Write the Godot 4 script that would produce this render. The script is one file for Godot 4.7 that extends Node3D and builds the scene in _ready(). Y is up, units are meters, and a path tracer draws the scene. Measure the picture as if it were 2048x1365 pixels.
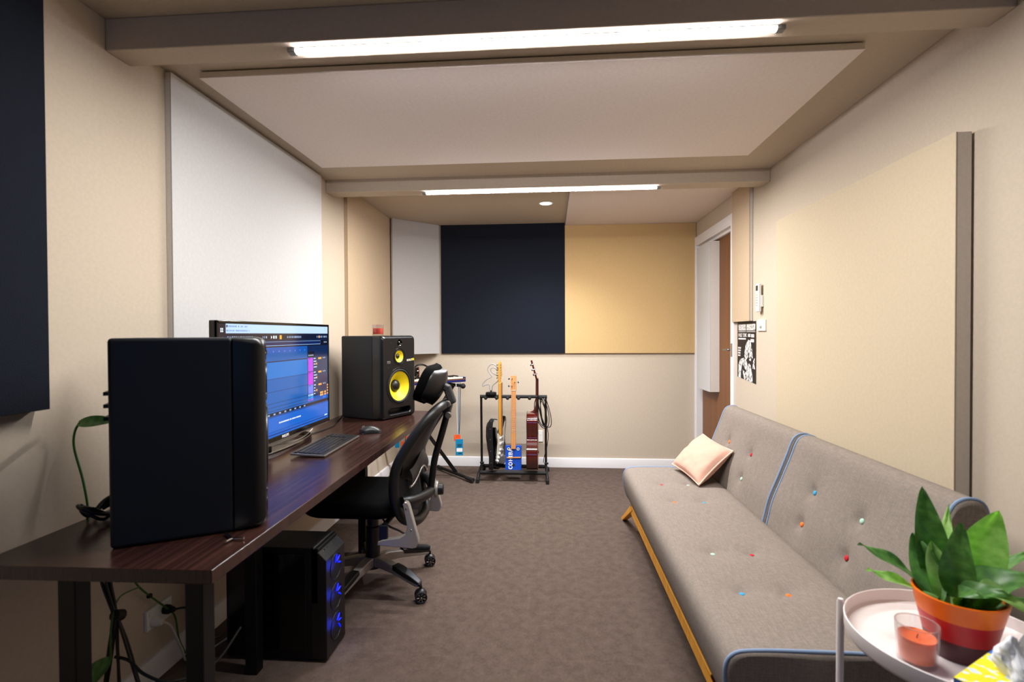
extends Node3D
# A small music studio: desk with monitor speakers on the left, sofa on the right, guitars at the back wall.
# Room axes: x to the right, y up, -z away from the camera. Metres.

const WALL_L := -1.49
const WALL_R := 1.38
const WALL_B := -4.975
const WALL_F := 2.6
const CEIL := 2.36

var M := {}
var used := {}

# ---------------------------------------------------------------- mesh builder
class MB:
	var v := PackedVector3Array()
	var n := PackedVector3Array()
	var uv := PackedVector2Array()
	var ix := PackedInt32Array()

	func p(pos: Vector3, nor: Vector3, u := Vector2.ZERO) -> int:
		v.append(pos); n.append(nor); uv.append(u)
		return v.size() - 1

	func t(a: int, b: int, c: int) -> void:
		var g := (v[c] - v[a]).cross(v[b] - v[a])
		if g.dot(n[a] + n[b] + n[c]) < 0.0:
			ix.append(a); ix.append(c); ix.append(b)
		else:
			ix.append(a); ix.append(b); ix.append(c)

	func q(a: int, b: int, c: int, d: int) -> void:
		t(a, b, c); t(a, c, d)

	# flat convex face; corners in order, the normal points to the side given by "out"
	func face(pts: Array, out: Vector3, uvs: Array = []) -> void:
		var g: Vector3 = (pts[1] - pts[0]).cross(pts[2] - pts[0])
		if g.length() < 1e-12 and pts.size() > 3:
			g = (pts[2] - pts[0]).cross(pts[3] - pts[0])
		g = g.normalized()
		if g.dot(out) < 0.0: g = -g
		var id := []
		for i in pts.size():
			id.append(p(pts[i], g, uvs[i] if uvs.size() > i else Vector2.ZERO))
		for i in range(1, pts.size() - 1): t(id[0], id[i], id[i + 1])

	# box with rounded edges (radius r)
	func rbox(xf: Transform3D, size: Vector3, r := 0.004, seg := 2) -> void:
		var h := size * 0.5
		r = minf(r, minf(h.x, minf(h.y, h.z)) * 0.98)
		var k := h - Vector3.ONE * r
		var lat := []
		for i in seg + 1: lat.append([-PI / 2 + PI / 2 * i / seg, -1.0])
		for i in seg + 1: lat.append([PI / 2 * i / seg, 1.0])
		var lon := []
		for quad in 4:
			for i in seg + 1: lon.append(PI / 2 * quad + PI / 2 * i / seg)
		var first := v.size()
		for a in lat:
			for j in lon.size():
				var b: float = lon[j]
				var d := Vector3(cos(a[0]) * cos(b), sin(a[0]), cos(a[0]) * sin(b))
				var quad: int = j / (seg + 1)
				var s := Vector3([1, -1, -1, 1][quad], a[1], [1, 1, -1, -1][quad])
				p(xf * (d * r + s * k), (xf.basis * d).normalized())
		var w := lon.size()
		for i in lat.size() - 1:
			for j in w:
				var a := first + i * w + j
				var b := first + i * w + (j + 1) % w
				q(a, b, b + w, a + w)
		for i in [0, lat.size() - 1]:
			var c := PackedInt32Array()
			for quad in 4: c.append(first + i * w + quad * (seg + 1))
			q(c[0], c[1], c[2], c[3])

	# rows of points; smooth normals by differences; flip turns the surface over
	func grid(rows: Array, close_u := false, close_v := false, flip := false) -> void:
		var nv := rows.size()
		var nu: int = rows[0].size()
		var first := v.size()
		var cu := nu + 1 if close_u else nu
		var cv := nv + 1 if close_v else nv
		for i in cv:
			for j in cu:
				var a: Vector3
				var ii := i % nv
				var jj := j % nu
				var j0 := (jj - 1 + nu) % nu if close_u else maxi(jj - 1, 0)
				var j1 := (jj + 1) % nu if close_u else mini(jj + 1, nu - 1)
				var i0 := (ii - 1 + nv) % nv if close_v else maxi(ii - 1, 0)
				var i1 := (ii + 1) % nv if close_v else mini(ii + 1, nv - 1)
				a = rows[ii][j1] - rows[ii][j0]
				var b: Vector3 = rows[i1][jj] - rows[i0][jj]
				var g := a.cross(b)
				if g.length() < 1e-14:
					# a pole: average the rows beside it
					var away := i1 if i0 == ii else i0
					var m := Vector3.ZERO
					for pt in rows[away]: m += pt
					g = rows[ii][jj] - m / nu
					if flip: g = -g
					if g.length() < 1e-14: g = Vector3.UP
				if flip: g = -g
				p(rows[ii][jj], g.normalized(), Vector2(float(j) / (cu - 1), float(i) / (cv - 1)))
		for i in cv - 1:
			for j in cu - 1:
				var a := first + i * cu + j
				q(a, a + 1, a + 1 + cu, a + cu)

	# pipe along points; radii is a number or a list
	func tube(pts: Array, radii, seg := 8, caps := true, closed := false, flat := 1.0) -> void:
		var count := pts.size()
		var tang := []
		for i in count:
			var a: Vector3 = pts[(i - 1 + count) % count] if (closed or i > 0) else pts[i]
			var b: Vector3 = pts[(i + 1) % count] if (closed or i < count - 1) else pts[i]
			tang.append((b - a).normalized())
		var up: Vector3 = Vector3.UP if absf(tang[0].y) < 0.9 else Vector3.RIGHT
		var side: Vector3 = tang[0].cross(up).normalized()
		var rings := []
		for i in count:
			if i > 0:
				side = (side - tang[i] * side.dot(tang[i])).normalized()
			var s2: Vector3 = tang[i].cross(side).normalized()
			var r: float = radii[i] if radii is Array else radii
			var ring := []
			for j in seg:
				var an := TAU * j / seg
				var d: Vector3 = side * cos(an) + s2 * sin(an) * flat
				ring.append(p(pts[i] + d * r, d.normalized()))
			rings.append(ring)
		var last := count if closed else count - 1
		for i in last:
			for j in seg:
				var r0: Array = rings[i]
				var r1: Array = rings[(i + 1) % count]
				q(r0[j], r0[(j + 1) % seg], r1[(j + 1) % seg], r1[j])
		if caps and not closed:
			for e in [0, count - 1]:
				var d: Vector3 = -tang[0] if e == 0 else tang[e]
				var c := p(pts[e], d)
				var id := []
				for j in seg: id.append(p(v[rings[e][j]], d))
				for j in seg: t(c, id[j], id[(j + 1) % seg])

	# turned shape: profile of (radius, height) about the transform's y axis
	func lathe(prof: Array, seg: int, xf := Transform3D.IDENTITY, sharp := 35.0) -> void:
		for i in prof.size() - 1:
			var a: Vector2 = prof[i]
			var b: Vector2 = prof[i + 1]
			var d := (b - a).normalized()
			if (b - a).length() < 1e-9: continue
			var na := Vector2(d.y, -d.x)
			var nb := na
			if i > 0:
				var e: Vector2 = (a - prof[i - 1]).normalized()
				if absf(rad_to_deg(e.angle_to(d))) < sharp: na = (na + Vector2(e.y, -e.x)).normalized()
			if i < prof.size() - 2:
				var e: Vector2 = (prof[i + 2] - b).normalized()
				if absf(rad_to_deg(d.angle_to(e))) < sharp: nb = (nb + Vector2(e.y, -e.x)).normalized()
			var ra := []
			var rb := []
			for j in seg + 1:
				var an := TAU * j / seg
				var c := cos(an)
				var s := sin(an)
				var u := float(j) / seg
				ra.append(p(xf * Vector3(a.x * c, a.y, a.x * s), (xf.basis * Vector3(na.x * c, na.y, na.x * s)).normalized(), Vector2(u, float(i) / (prof.size() - 1))))
				rb.append(p(xf * Vector3(b.x * c, b.y, b.x * s), (xf.basis * Vector3(nb.x * c, nb.y, nb.x * s)).normalized(), Vector2(u, float(i + 1) / (prof.size() - 1))))
			for j in seg:
				if a.x < 1e-6: t(ra[j], rb[j], rb[j + 1])
				elif b.x < 1e-6: t(ra[j], rb[j], ra[j + 1])
				else: q(ra[j], ra[j + 1], rb[j + 1], rb[j])

	# polygon in the transform's xy plane pushed out along z from z0 to z1, edges chamfered by bev
	func prism(poly: PackedVector2Array, z0: float, z1: float, xf := Transform3D.IDENTITY, bev := 0.0, sharp := 35.0) -> void:
		var c := poly.size()
		var area := 0.0
		for i in c: area += poly[i].cross(poly[(i + 1) % c])
		if area < 0.0:
			poly = poly.duplicate(); poly.reverse()
		var en := []
		for i in c:
			var d := (poly[(i + 1) % c] - poly[i]).normalized()
			en.append(Vector2(d.y, -d.x))
		var inset := PackedVector2Array()
		for i in c:
			var m: Vector2 = en[i] + en[(i - 1 + c) % c]
			m = m / maxf(0.35, m.length_squared()) * 2.0
			inset.append(poly[i] - m * bev)
		var levels := [[poly, z0 + bev], [poly, z1 - bev]]
		if bev > 0.0: levels = [[inset, z0], [poly, z0 + bev], [poly, z1 - bev], [inset, z1]]
		for l in levels.size() - 1:
			var A: PackedVector2Array = levels[l][0]
			var B: PackedVector2Array = levels[l + 1][0]
			var za: float = levels[l][1]
			var zb: float = levels[l + 1][1]
			var tilt := 0.0
			if bev > 0.0 and l == 0: tilt = -1.0
			if bev > 0.0 and l == 2: tilt = 1.0
			for i in c:
				var k := (i + 1) % c
				var prev: Vector2 = en[(i - 1 + c) % c]
				var next: Vector2 = en[k]
				var mine: Vector2 = en[i]
				var ni: Vector2 = (mine + prev).normalized() if absf(rad_to_deg(prev.angle_to(mine))) < sharp else mine
				var nk: Vector2 = (mine + next).normalized() if absf(rad_to_deg(mine.angle_to(next))) < sharp else mine
				var a := xf.basis * Vector3(ni.x, ni.y, tilt)
				var b := xf.basis * Vector3(nk.x, nk.y, tilt)
				a = a.normalized(); b = b.normalized()
				q(p(xf * Vector3(A[i].x, A[i].y, za), a), p(xf * Vector3(A[k].x, A[k].y, za), b), p(xf * Vector3(B[k].x, B[k].y, zb), b), p(xf * Vector3(B[i].x, B[i].y, zb), a))
		var tri := Geometry2D.triangulate_polygon(poly)
		for e in [0, 1]:
			var ring: PackedVector2Array = inset if bev > 0.0 else poly
			var nor := (xf.basis * Vector3(0, 0, -1.0 if e == 0 else 1.0)).normalized()
			var id := []
			for i in c: id.append(p(xf * Vector3(ring[i].x, ring[i].y, z0 if e == 0 else z1), nor))
			for i in range(0, tri.size(), 3): t(id[tri[i]], id[tri[i + 1]], id[tri[i + 2]])

	func ball(c: Vector3, r: Vector3, seg := 16, xf := Basis.IDENTITY) -> void:
		var rows := []
		var nl := maxi(4, seg / 2)
		var first := v.size()
		for i in nl + 1:
			var a := -PI / 2 + PI * i / nl
			for j in seg + 1:
				var b := TAU * j / seg
				var d := Vector3(cos(a) * cos(b), sin(a), cos(a) * sin(b))
				p(c + xf * (d * r), (xf * (d / r)).normalized(), Vector2(float(j) / seg, float(i) / nl))
		for i in nl:
			for j in seg:
				var a := first + i * (seg + 1) + j
				if i > 0: t(a, a + 1, a + seg + 2)
				if i < nl - 1: t(a, a + seg + 2, a + seg + 1)
				elif i == nl - 1 and i > 0: pass

	func mesh() -> ArrayMesh:
		var arr := []
		arr.resize(Mesh.ARRAY_MAX)
		arr[Mesh.ARRAY_VERTEX] = v
		arr[Mesh.ARRAY_NORMAL] = n
		arr[Mesh.ARRAY_TEX_UV] = uv
		arr[Mesh.ARRAY_INDEX] = ix
		var m := ArrayMesh.new()
		m.add_surface_from_arrays(Mesh.PRIMITIVE_TRIANGLES, arr)
		return m

# ---------------------------------------------------------------- object helpers
func numbered(called: String) -> String:
	if not used.has(called):
		used[called] = 0
		return called
	used[called] += 1
	return "%s_%03d" % [called, used[called]]

func tag(o: Node3D, label: String, category: String, group := "") -> Node3D:
	o.set_meta("label", label)
	o.set_meta("category", category)
	if group != "": o.set_meta("group", group)
	return o

func thing(called: String, label: String, category: String, at := Vector3.ZERO, turn := 0.0, group := "") -> Node3D:
	var o := Node3D.new()
	o.name = numbered(called)
	add_child(o)
	o.position = at
	o.rotation.y = turn
	return tag(o, label, category, group)

func part(mb: MB, called: String, m: Material, parent: Node3D, label := "") -> MeshInstance3D:
	var o := MeshInstance3D.new()
	o.mesh = mb.mesh()
	o.material_override = m
	o.name = called
	parent.add_child(o, true)
	if label != "": o.set_meta("label", label)
	return o

func solo(mb: MB, called: String, m: Material, label: String, category: String, at := Vector3.ZERO, turn := 0.0, group := "") -> MeshInstance3D:
	var o := MeshInstance3D.new()
	o.mesh = mb.mesh()
	o.material_override = m
	o.name = numbered(called)
	add_child(o)
	o.position = at
	o.rotation.y = turn
	tag(o, label, category, group)
	return o

func struct_root(called: String, label: String, category: String) -> Node3D:
	var o := Node3D.new()
	o.name = called
	add_child(o)
	tag(o, label, category)
	o.set_meta("kind", "structure")
	return o

func struct_mesh(mb: MB, called: String, m: Material, label: String, category: String) -> MeshInstance3D:
	var o := solo(mb, called, m, label, category)
	o.set_meta("kind", "structure")
	return o

func box(c: Vector3, s: Vector3, r := 0.003, seg := 2, b := Basis.IDENTITY) -> MB:
	var m := MB.new()
	m.rbox(Transform3D(b, c), s, r, seg)
	return m

# box given by its two corners
func slab(a: Vector3, b: Vector3, r := 0.003, seg := 2) -> MB:
	return box((a + b) * 0.5, (b - a).abs(), r, seg)

func smooth_path(pts: Array, steps := 6, closed := false) -> Array:
	var out := []
	var c := pts.size()
	var last := c if closed else c - 1
	for i in last:
		var p0: Vector3 = pts[(i - 1 + c) % c] if (closed or i > 0) else pts[i]
		var p1: Vector3 = pts[i]
		var p2: Vector3 = pts[(i + 1) % c]
		var p3: Vector3 = pts[(i + 2) % c] if (closed or i < c - 2) else p2
		for k in steps:
			out.append(p1.cubic_interpolate(p2, p0, p3, float(k) / steps))
	if not closed: out.append(pts[c - 1])
	return out

func wire(pts: Array, r: float, seg := 7, steps := 6) -> MB:
	var m := MB.new()
	m.tube(smooth_path(pts, steps), r, seg)
	return m

func rounded_rect(w: float, h: float, r: float, seg := 4) -> PackedVector2Array:
	var out := PackedVector2Array()
	for k in 4:
		var c := Vector2([1, -1, -1, 1][k] * (w / 2 - r), [1, 1, -1, -1][k] * (h / 2 - r))
		for i in seg + 1:
			var a := PI / 2 * k + PI / 2 * i / seg
			out.append(c + Vector2(cos(a), sin(a)) * r)
	return out

# ---------------------------------------------------------------- textures and materials
func noise_image(size: int, freq: float, octaves: int, seed_: int, kind := FastNoiseLite.TYPE_SIMPLEX_SMOOTH) -> Image:
	var f := FastNoiseLite.new()
	f.noise_type = kind
	f.frequency = freq
	f.seed = seed_
	f.fractal_octaves = octaves
	return f.get_seamless_image(size, size)

# maps grey noise on a run between two colours
func tinted(img: Image, lo: Color, hi: Color, second: Image = null, share := 0.5) -> ImageTexture:
	img.convert(Image.FORMAT_L8)
	var d := img.get_data()
	var e := PackedByteArray()
	if second:
		second.convert(Image.FORMAT_L8)
		e = second.get_data()
	var out := PackedByteArray()
	out.resize(d.size() * 3)
	for i in d.size():
		var x := d[i] / 255.0
		if second: x = lerpf(x, e[i] / 255.0, share)
		out[i * 3] = int(255.0 * lerpf(lo.r, hi.r, x))
		out[i * 3 + 1] = int(255.0 * lerpf(lo.g, hi.g, x))
		out[i * 3 + 2] = int(255.0 * lerpf(lo.b, hi.b, x))
	return ImageTexture.create_from_image(Image.create_from_data(img.get_width(), img.get_height(), false, Image.FORMAT_RGB8, out))

func bumps(img: Image, depth: float) -> ImageTexture:
	var c := img.duplicate()
	c.convert(Image.FORMAT_RGBA8)
	c.bump_map_to_normal_map(depth)
	return ImageTexture.create_from_image(c)

func mat(c: Color, rough := 0.6, metal := 0.0, spec := 0.5) -> StandardMaterial3D:
	var m := StandardMaterial3D.new()
	m.albedo_color = c
	m.roughness = rough
	m.metallic = metal
	m.metallic_specular = spec
	return m

func felt(c: Color, tex: Texture2D, nor: Texture2D, scale: float, strength := 0.4, rough := 0.95) -> StandardMaterial3D:
	var m := mat(c, rough, 0.0, 0.2)
	m.albedo_texture = tex
	m.normal_enabled = true
	m.normal_texture = nor
	m.normal_scale = strength
	m.uv1_triplanar = true
	m.uv1_world_triplanar = true
	m.uv1_scale = Vector3.ONE * scale
	return m

func glow(c: Color, energy: float) -> StandardMaterial3D:
	var m := mat(c, 0.5)
	m.emission_enabled = true
	m.emission = c
	m.emission_energy_multiplier = energy
	return m

func make_materials() -> void:
	var grain := noise_image(512, 0.16, 2, 11)
	var soft := noise_image(512, 0.02, 4, 12)
	var felt_tex := tinted(grain.duplicate(), Color(0.90, 0.90, 0.90), Color(1, 1, 1), soft.duplicate(), 0.35)
	var felt_nor := bumps(grain, 1.6)
	M.wall = felt(Color(0.80, 0.742, 0.665), felt_tex, felt_nor, 5.0, 0.25)
	M.panel_white = felt(Color(0.815, 0.81, 0.805), felt_tex, felt_nor, 5.0, 0.2)
	M.panel_cream = felt(Color(0.95, 0.905, 0.875), felt_tex, felt_nor, 5.0, 0.2)
	M.panel_grey = felt(Color(0.73, 0.715, 0.705), felt_tex, felt_nor, 5.0, 0.2)
	M.panel_tan = felt(Color(0.81, 0.68, 0.48), felt_tex, felt_nor, 5.0, 0.25)
	M.panel_sand = felt(Color(0.80, 0.735, 0.628), felt_tex, felt_nor, 5.0, 0.25)
	M.panel_beige = felt(Color(0.775, 0.685, 0.575), felt_tex, felt_nor, 5.0, 0.25)
	M.panel_black = felt(Color(0.115, 0.128, 0.16), felt_tex, felt_nor, 2.4, 0.5)
	M.raw_edge = felt(Color(0.88, 0.84, 0.79), felt_tex, felt_nor, 6.0, 0.8)
	M.raw_edge_pale = felt(Color(0.88, 0.85, 0.81), felt_tex, felt_nor, 6.0, 0.8)
	var pile := noise_image(1024, 0.22, 3, 21)
	var patch := noise_image(1024, 0.012, 5, 22)
	M.carpet = felt(Color(1, 1, 1), tinted(pile.duplicate(), Color(0.21, 0.175, 0.158), Color(0.66, 0.575, 0.52)), bumps(pile, 5.0), 4.2, 1.0, 1.0)
	M.carpet.detail_enabled = true
	M.carpet.detail_blend_mode = BaseMaterial3D.BLEND_MODE_MUL
	M.carpet.detail_albedo = tinted(patch, Color(0.74, 0.73, 0.73), Color(1, 1, 1), noise_image(1024, 0.05, 3, 23), 0.45)
	M.carpet.detail_uv_layer = BaseMaterial3D.DETAIL_UV_2
	M.carpet.uv2_triplanar = true
	M.carpet.uv2_world_triplanar = true
	M.carpet.uv2_scale = Vector3.ONE * 1.3
	# woven grey upholstery: fine crossed threads with slubs
	var w := 512
	var wi := Image.create(w, w, false, Image.FORMAT_RGB8)
	var rng := RandomNumberGenerator.new()
	rng.seed = 5
	var slub := noise_image(w, 0.10, 3, 31)
	var slub2 := noise_image(w, 0.14, 2, 32)
	slub.convert(Image.FORMAT_L8); slub2.convert(Image.FORMAT_L8)
	var sa := slub.get_data()
	var sb := slub2.get_data()
	var wd := PackedByteArray()
	wd.resize(w * w * 3)
	for y in w:
		for x in w:
			var warp := sa[(y / 8 % w) * w + x] / 255.0
			var weft := sb[y * w + (x / 8 % w)] / 255.0
			var k := 0.365 + 0.13 * (warp * 0.5 + weft * 0.5) + rng.randf() * 0.13
			var i := (y * w + x) * 3
			wd[i] = int(255 * clampf(k * 1.03, 0, 1)); wd[i + 1] = int(255 * clampf(k * 0.95, 0, 1)); wd[i + 2] = int(255 * clampf(k * 0.88, 0, 1))
	wi = Image.create_from_data(w, w, false, Image.FORMAT_RGB8, wd)
	var wt := ImageTexture.create_from_image(wi)
	M.sofa = felt(Color(1, 1, 1), wt, bumps(wi, 2.0), 2.6, 0.6)
	M.sofa.uv1_world_triplanar = false
	M.piping = mat(Color(0.47, 0.55, 0.66), 0.8)
	# wood
	var wood := Image.create(512, 512, false, Image.FORMAT_L8)
	var f := FastNoiseLite.new()
	f.seed = 41; f.frequency = 0.02; f.fractal_octaves = 4
	for y in 512:
		for x in 512:
			var a := f.get_noise_2d(x * 2.2, y * 0.09) * 0.5 + 0.5
			wood.set_pixel(x, y, Color(a, a, a))
	M.desk = mat(Color(1, 1, 1), 0.26, 0.0, 0.5)
	M.desk.albedo_texture = tinted(wood.duplicate(), Color(0.105, 0.055, 0.048), Color(0.275, 0.165, 0.135))
	M.desk.uv1_triplanar = true
	M.desk.uv1_scale = Vector3(2.4, 2.4, 0.8)
	M.desk.roughness_texture = tinted(wood.duplicate(), Color(0.75, 0.75, 0.75), Color(1, 1, 1))
	M.door_wood = mat(Color(1, 1, 1), 0.5)
	M.door_wood.albedo_texture = tinted(wood.duplicate(), Color(0.40, 0.245, 0.13), Color(0.53, 0.345, 0.19))
	M.door_wood.uv1_triplanar = true
	M.door_wood.uv1_scale = Vector3(1.5, 0.5, 1.5)
	M.oak = mat(Color(1, 1, 1), 0.45)
	M.oak.albedo_texture = tinted(wood.duplicate(), Color(0.78, 0.50, 0.10), Color(0.95, 0.69, 0.22))
	M.oak.uv1_triplanar = true
	M.oak.uv1_scale = Vector3(3, 3, 0.8)
	M.maple = mat(Color(1, 1, 1), 0.4)
	M.maple.albedo_texture = tinted(wood.duplicate(), Color(0.66, 0.42, 0.22), Color(0.80, 0.57, 0.34))
	M.maple.uv1_triplanar = true
	M.maple.uv1_scale = Vector3(9, 1.2, 9)
	M.maple_yellow = mat(Color(0.80, 0.56, 0.16), 0.3)
	M.mahogany = mat(Color(1, 1, 1), 0.12)
	M.mahogany.albedo_texture = tinted(wood.duplicate(), Color(0.17, 0.03, 0.02), Color(0.36, 0.09, 0.055))
	M.mahogany.uv1_triplanar = true
	M.mahogany.uv1_scale = Vector3(6, 1, 6)
	M.mahogany.clearcoat_enabled = true
	M.mahogany.clearcoat = 1.0
	M.mahogany.clearcoat_roughness = 0.05
	# plain ones
	M.white_paint = mat(Color(0.88, 0.87, 0.87), 0.45)
	M.white_plastic = mat(Color(0.90, 0.90, 0.88), 0.35)
	M.table_white = mat(Color(0.90, 0.86, 0.845), 0.45)
	M.black_plastic = mat(Color(0.035, 0.036, 0.04), 0.42)
	M.black_gloss = mat(Color(0.012, 0.012, 0.014), 0.12)
	M.black_rubber = mat(Color(0.03, 0.03, 0.032), 0.75)
	M.black_metal = mat(Color(0.016, 0.017, 0.024), 0.5, 0.0, 0.4)
	M.grey_plastic = mat(Color(0.16, 0.155, 0.155), 0.5)
	M.dark_plastic = mat(Color(0.075, 0.075, 0.08), 0.4)
	M.pc_front = mat(Color(0.03, 0.031, 0.036), 0.4)
	M.key_black = mat(Color(0.13, 0.13, 0.14), 0.3)
	M.chair_silver = mat(Color(0.60, 0.575, 0.55), 0.38, 0.35)
	M.silver = mat(Color(0.66, 0.64, 0.62), 0.35, 0.75)
	M.chrome = mat(Color(0.82, 0.82, 0.82), 0.12, 1.0)
	M.brushed = mat(Color(0.62, 0.60, 0.58), 0.3, 0.9)
	var vin := noise_image(256, 0.3, 2, 51)
	M.vinyl = felt(Color(0.095, 0.11, 0.14), tinted(vin.duplicate(), Color(0.75, 0.75, 0.75), Color(1, 1, 1)), bumps(vin, 1.0), 12.0, 0.35, 0.5)
	M.vinyl.uv1_world_triplanar = false
	M.vinyl.metallic_specular = 0.4
	M.baffle = mat(Color(0.028, 0.029, 0.034), 0.32)
	M.cone_yellow = mat(Color(0.93, 0.83, 0.05), 0.5)
	var cf := noise_image(256, 0.25, 2, 61)
	M.chair_fabric = felt(Color(0.03, 0.03, 0.034), tinted(cf.duplicate(), Color(0.6, 0.6, 0.6), Color(1, 1, 1)), bumps(cf, 2.0), 9.0, 0.5, 0.9)
	M.mesh_fabric = mat(Color(0.028, 0.028, 0.03), 0.9)
	M.mesh_fabric.transparency = BaseMaterial3D.TRANSPARENCY_ALPHA
	M.mesh_fabric.albedo_color.a = 0.86
	M.pink = felt(Color(0.87, 0.675, 0.595), felt_tex, felt_nor, 5.0, 0.3)
	M.pink.uv1_world_triplanar = false
	M.pink.rim_enabled = true
	M.pink.rim = 0.4
	M.pink_pipe = mat(Color(0.90, 0.72, 0.64), 0.8)
	for k in [["red", Color(0.72, 0.05, 0.13)], ["orange", Color(0.93, 0.43, 0.10)], ["mint", Color(0.66, 0.80, 0.72)], ["blue", Color(0.22, 0.58, 0.75)]]:
		M["button_" + k[0]] = mat(k[1], 0.85)
	M.leaf = mat(Color(1, 1, 1), 0.42)
	var lf := noise_image(256, 0.02, 4, 71)
	M.leaf.albedo_texture = tinted(lf, Color(0.19, 0.36, 0.15), Color(0.44, 0.63, 0.30))
	M.leaf.uv1_triplanar = true
	M.leaf.uv1_scale = Vector3.ONE * 7.0
	M.leaf.backlight_enabled = true
	M.leaf.backlight = Color(0.30, 0.52, 0.17)
	M.leaf_pale = mat(Color(1, 1, 1), 0.4)
	M.leaf_pale.albedo_texture = tinted(noise_image(256, 0.02, 4, 72), Color(0.50, 0.70, 0.34), Color(0.78, 0.91, 0.58))
	M.leaf_pale.uv1_triplanar = true
	M.leaf_pale.uv1_scale = Vector3.ONE * 7.0
	M.leaf_pale.backlight_enabled = true
	M.leaf_pale.backlight = Color(0.72, 0.95, 0.46)
	M.stem = mat(Color(0.20, 0.40, 0.10), 0.5)
	M.soil = felt(Color(0.05, 0.04, 0.035), tinted(noise_image(128, 0.2, 3, 75), Color(0.4, 0.4, 0.4), Color(1, 1, 1)), bumps(noise_image(128, 0.2, 3, 75), 6.0), 12.0, 1.0, 1.0)
	M.glass = mat(Color(1, 1, 1), 0.02)
	M.glass.refraction_enabled = true
	M.glass.refraction_scale = 0.05
	M.glass.transparency = BaseMaterial3D.TRANSPARENCY_ALPHA
	M.glass.albedo_color.a = 0.05
	M.clear = mat(Color(0.35, 0.35, 0.35, 0.12), 0.02)
	M.clear.transparency = BaseMaterial3D.TRANSPARENCY_ALPHA
	M.wax = mat(Color(0.97, 0.43, 0.17), 0.5)
	M.wax.subsurf_scatter_enabled = true
	M.wax.subsurf_scatter_strength = 0.3
	M.wax_red = mat(Color(0.93, 0.25, 0.07), 0.5)
	M.pot_orange = mat(Color(0.97, 0.45, 0.03), 0.36)
	M.pot_red = mat(Color(0.78, 0.06, 0.08), 0.36)
	M.pot_maroon = mat(Color(0.30, 0.09, 0.11), 0.42)
	M.cable_black = mat(Color(0.02, 0.02, 0.022), 0.5)
	M.cable_white = mat(Color(0.80, 0.78, 0.75), 0.5)
	M.led = glow(Color(0.99, 0.98, 1.0), 110.0)
	M.led_blue = glow(Color(0.02, 0.12, 1.0), 0.8)
	M.cap_grey = mat(Color(0.48, 0.48, 0.47), 0.5)
	M.led_channel = mat(Color(0.93, 0.93, 0.93), 0.4)
	M.box_blue = mat(Color(0.02, 0.25, 0.66), 0.4)
	M.kb_blue = mat(Color(0.05, 0.09, 0.36), 0.35)
	M.key_white = mat(Color(0.86, 0.83, 0.76), 0.35)
	M.tag_blue = mat(Color(0.02, 0.50, 0.68), 0.45)
	M.tag_orange = mat(Color(0.92, 0.34, 0.14), 0.5)
	M.paper = mat(Color(0.92, 0.91, 0.90), 0.8)
	M.ivory = mat(Color(0.82, 0.79, 0.70), 0.35)
	M.ink_white = mat(Color(0.93, 0.93, 0.93), 0.5)
	M.ink_black = mat(Color(0.03, 0.03, 0.03), 0.6)
	M.red_dot = mat(Color(0.75, 0.08, 0.06), 0.5)
	M.neon_tube = mat(Color(0.62, 0.60, 0.585), 0.2)
	M.tissue = mat(Color(0.93, 0.93, 0.94), 0.9)
	M.tissue.backlight_enabled = true
	M.tissue.backlight = Color(0.3, 0.3, 0.3)
	M.gold = mat(Color(0.86, 0.70, 0.35), 0.3, 0.9)

# ---------------------------------------------------------------- light fittings
func area(at: Vector3, size: Vector2, energy: float, c: Color, b: Basis, parent: Node3D) -> void:
	var l := AreaLight3D.new()
	l.area_size = size
	l.light_energy = energy
	l.light_color = c
	l.area_range = 12.0
	l.area_attenuation = 2.0
	l.shadow_enabled = true
	l.name = "lamp_light"
	parent.add_child(l)
	l.transform = Transform3D(b, at)

# aluminium channel with a lit diffuser under a ceiling beam
func led_strip(x0: float, x1: float, y: float, z: float, energy: float, label: String) -> void:
	var w := x1 - x0
	var o := thing("led_strip_light", label, "light", Vector3((x0 + x1) / 2, y, z), 0.0, "LED strips under the ceiling beams")
	var m := MB.new()
	m.rbox(Transform3D(Basis.IDENTITY, Vector3(0, -0.0015, 0)), Vector3(w, 0.003, 0.026), 0.001)
	part(m, "channel", M.led_channel, o)
	var d := MB.new()
	var rows := []
	for i in 7:
		var a := PI * i / 6
		rows.append([Vector3(-w / 2 + 0.025, -0.003 - sin(a) * 0.012, -cos(a) * 0.0112), Vector3(w / 2 - 0.025, -0.003 - sin(a) * 0.012, -cos(a) * 0.0112)])
	d.grid(rows)
	part(d, "diffuser", M.led, o)
	for s in [-1, 1]:
		part(box(Vector3(s * (w / 2 - 0.012), -0.0075, 0), Vector3(0.026, 0.014, 0.0265), 0.002), "end_cap", M.cap_grey, o)
	area(Vector3(0, -0.0165, 0), Vector2(w - 0.05, 0.016), energy, Color(1.0, 0.995, 0.985), Basis(Vector3.RIGHT, -PI / 2), o)

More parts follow.
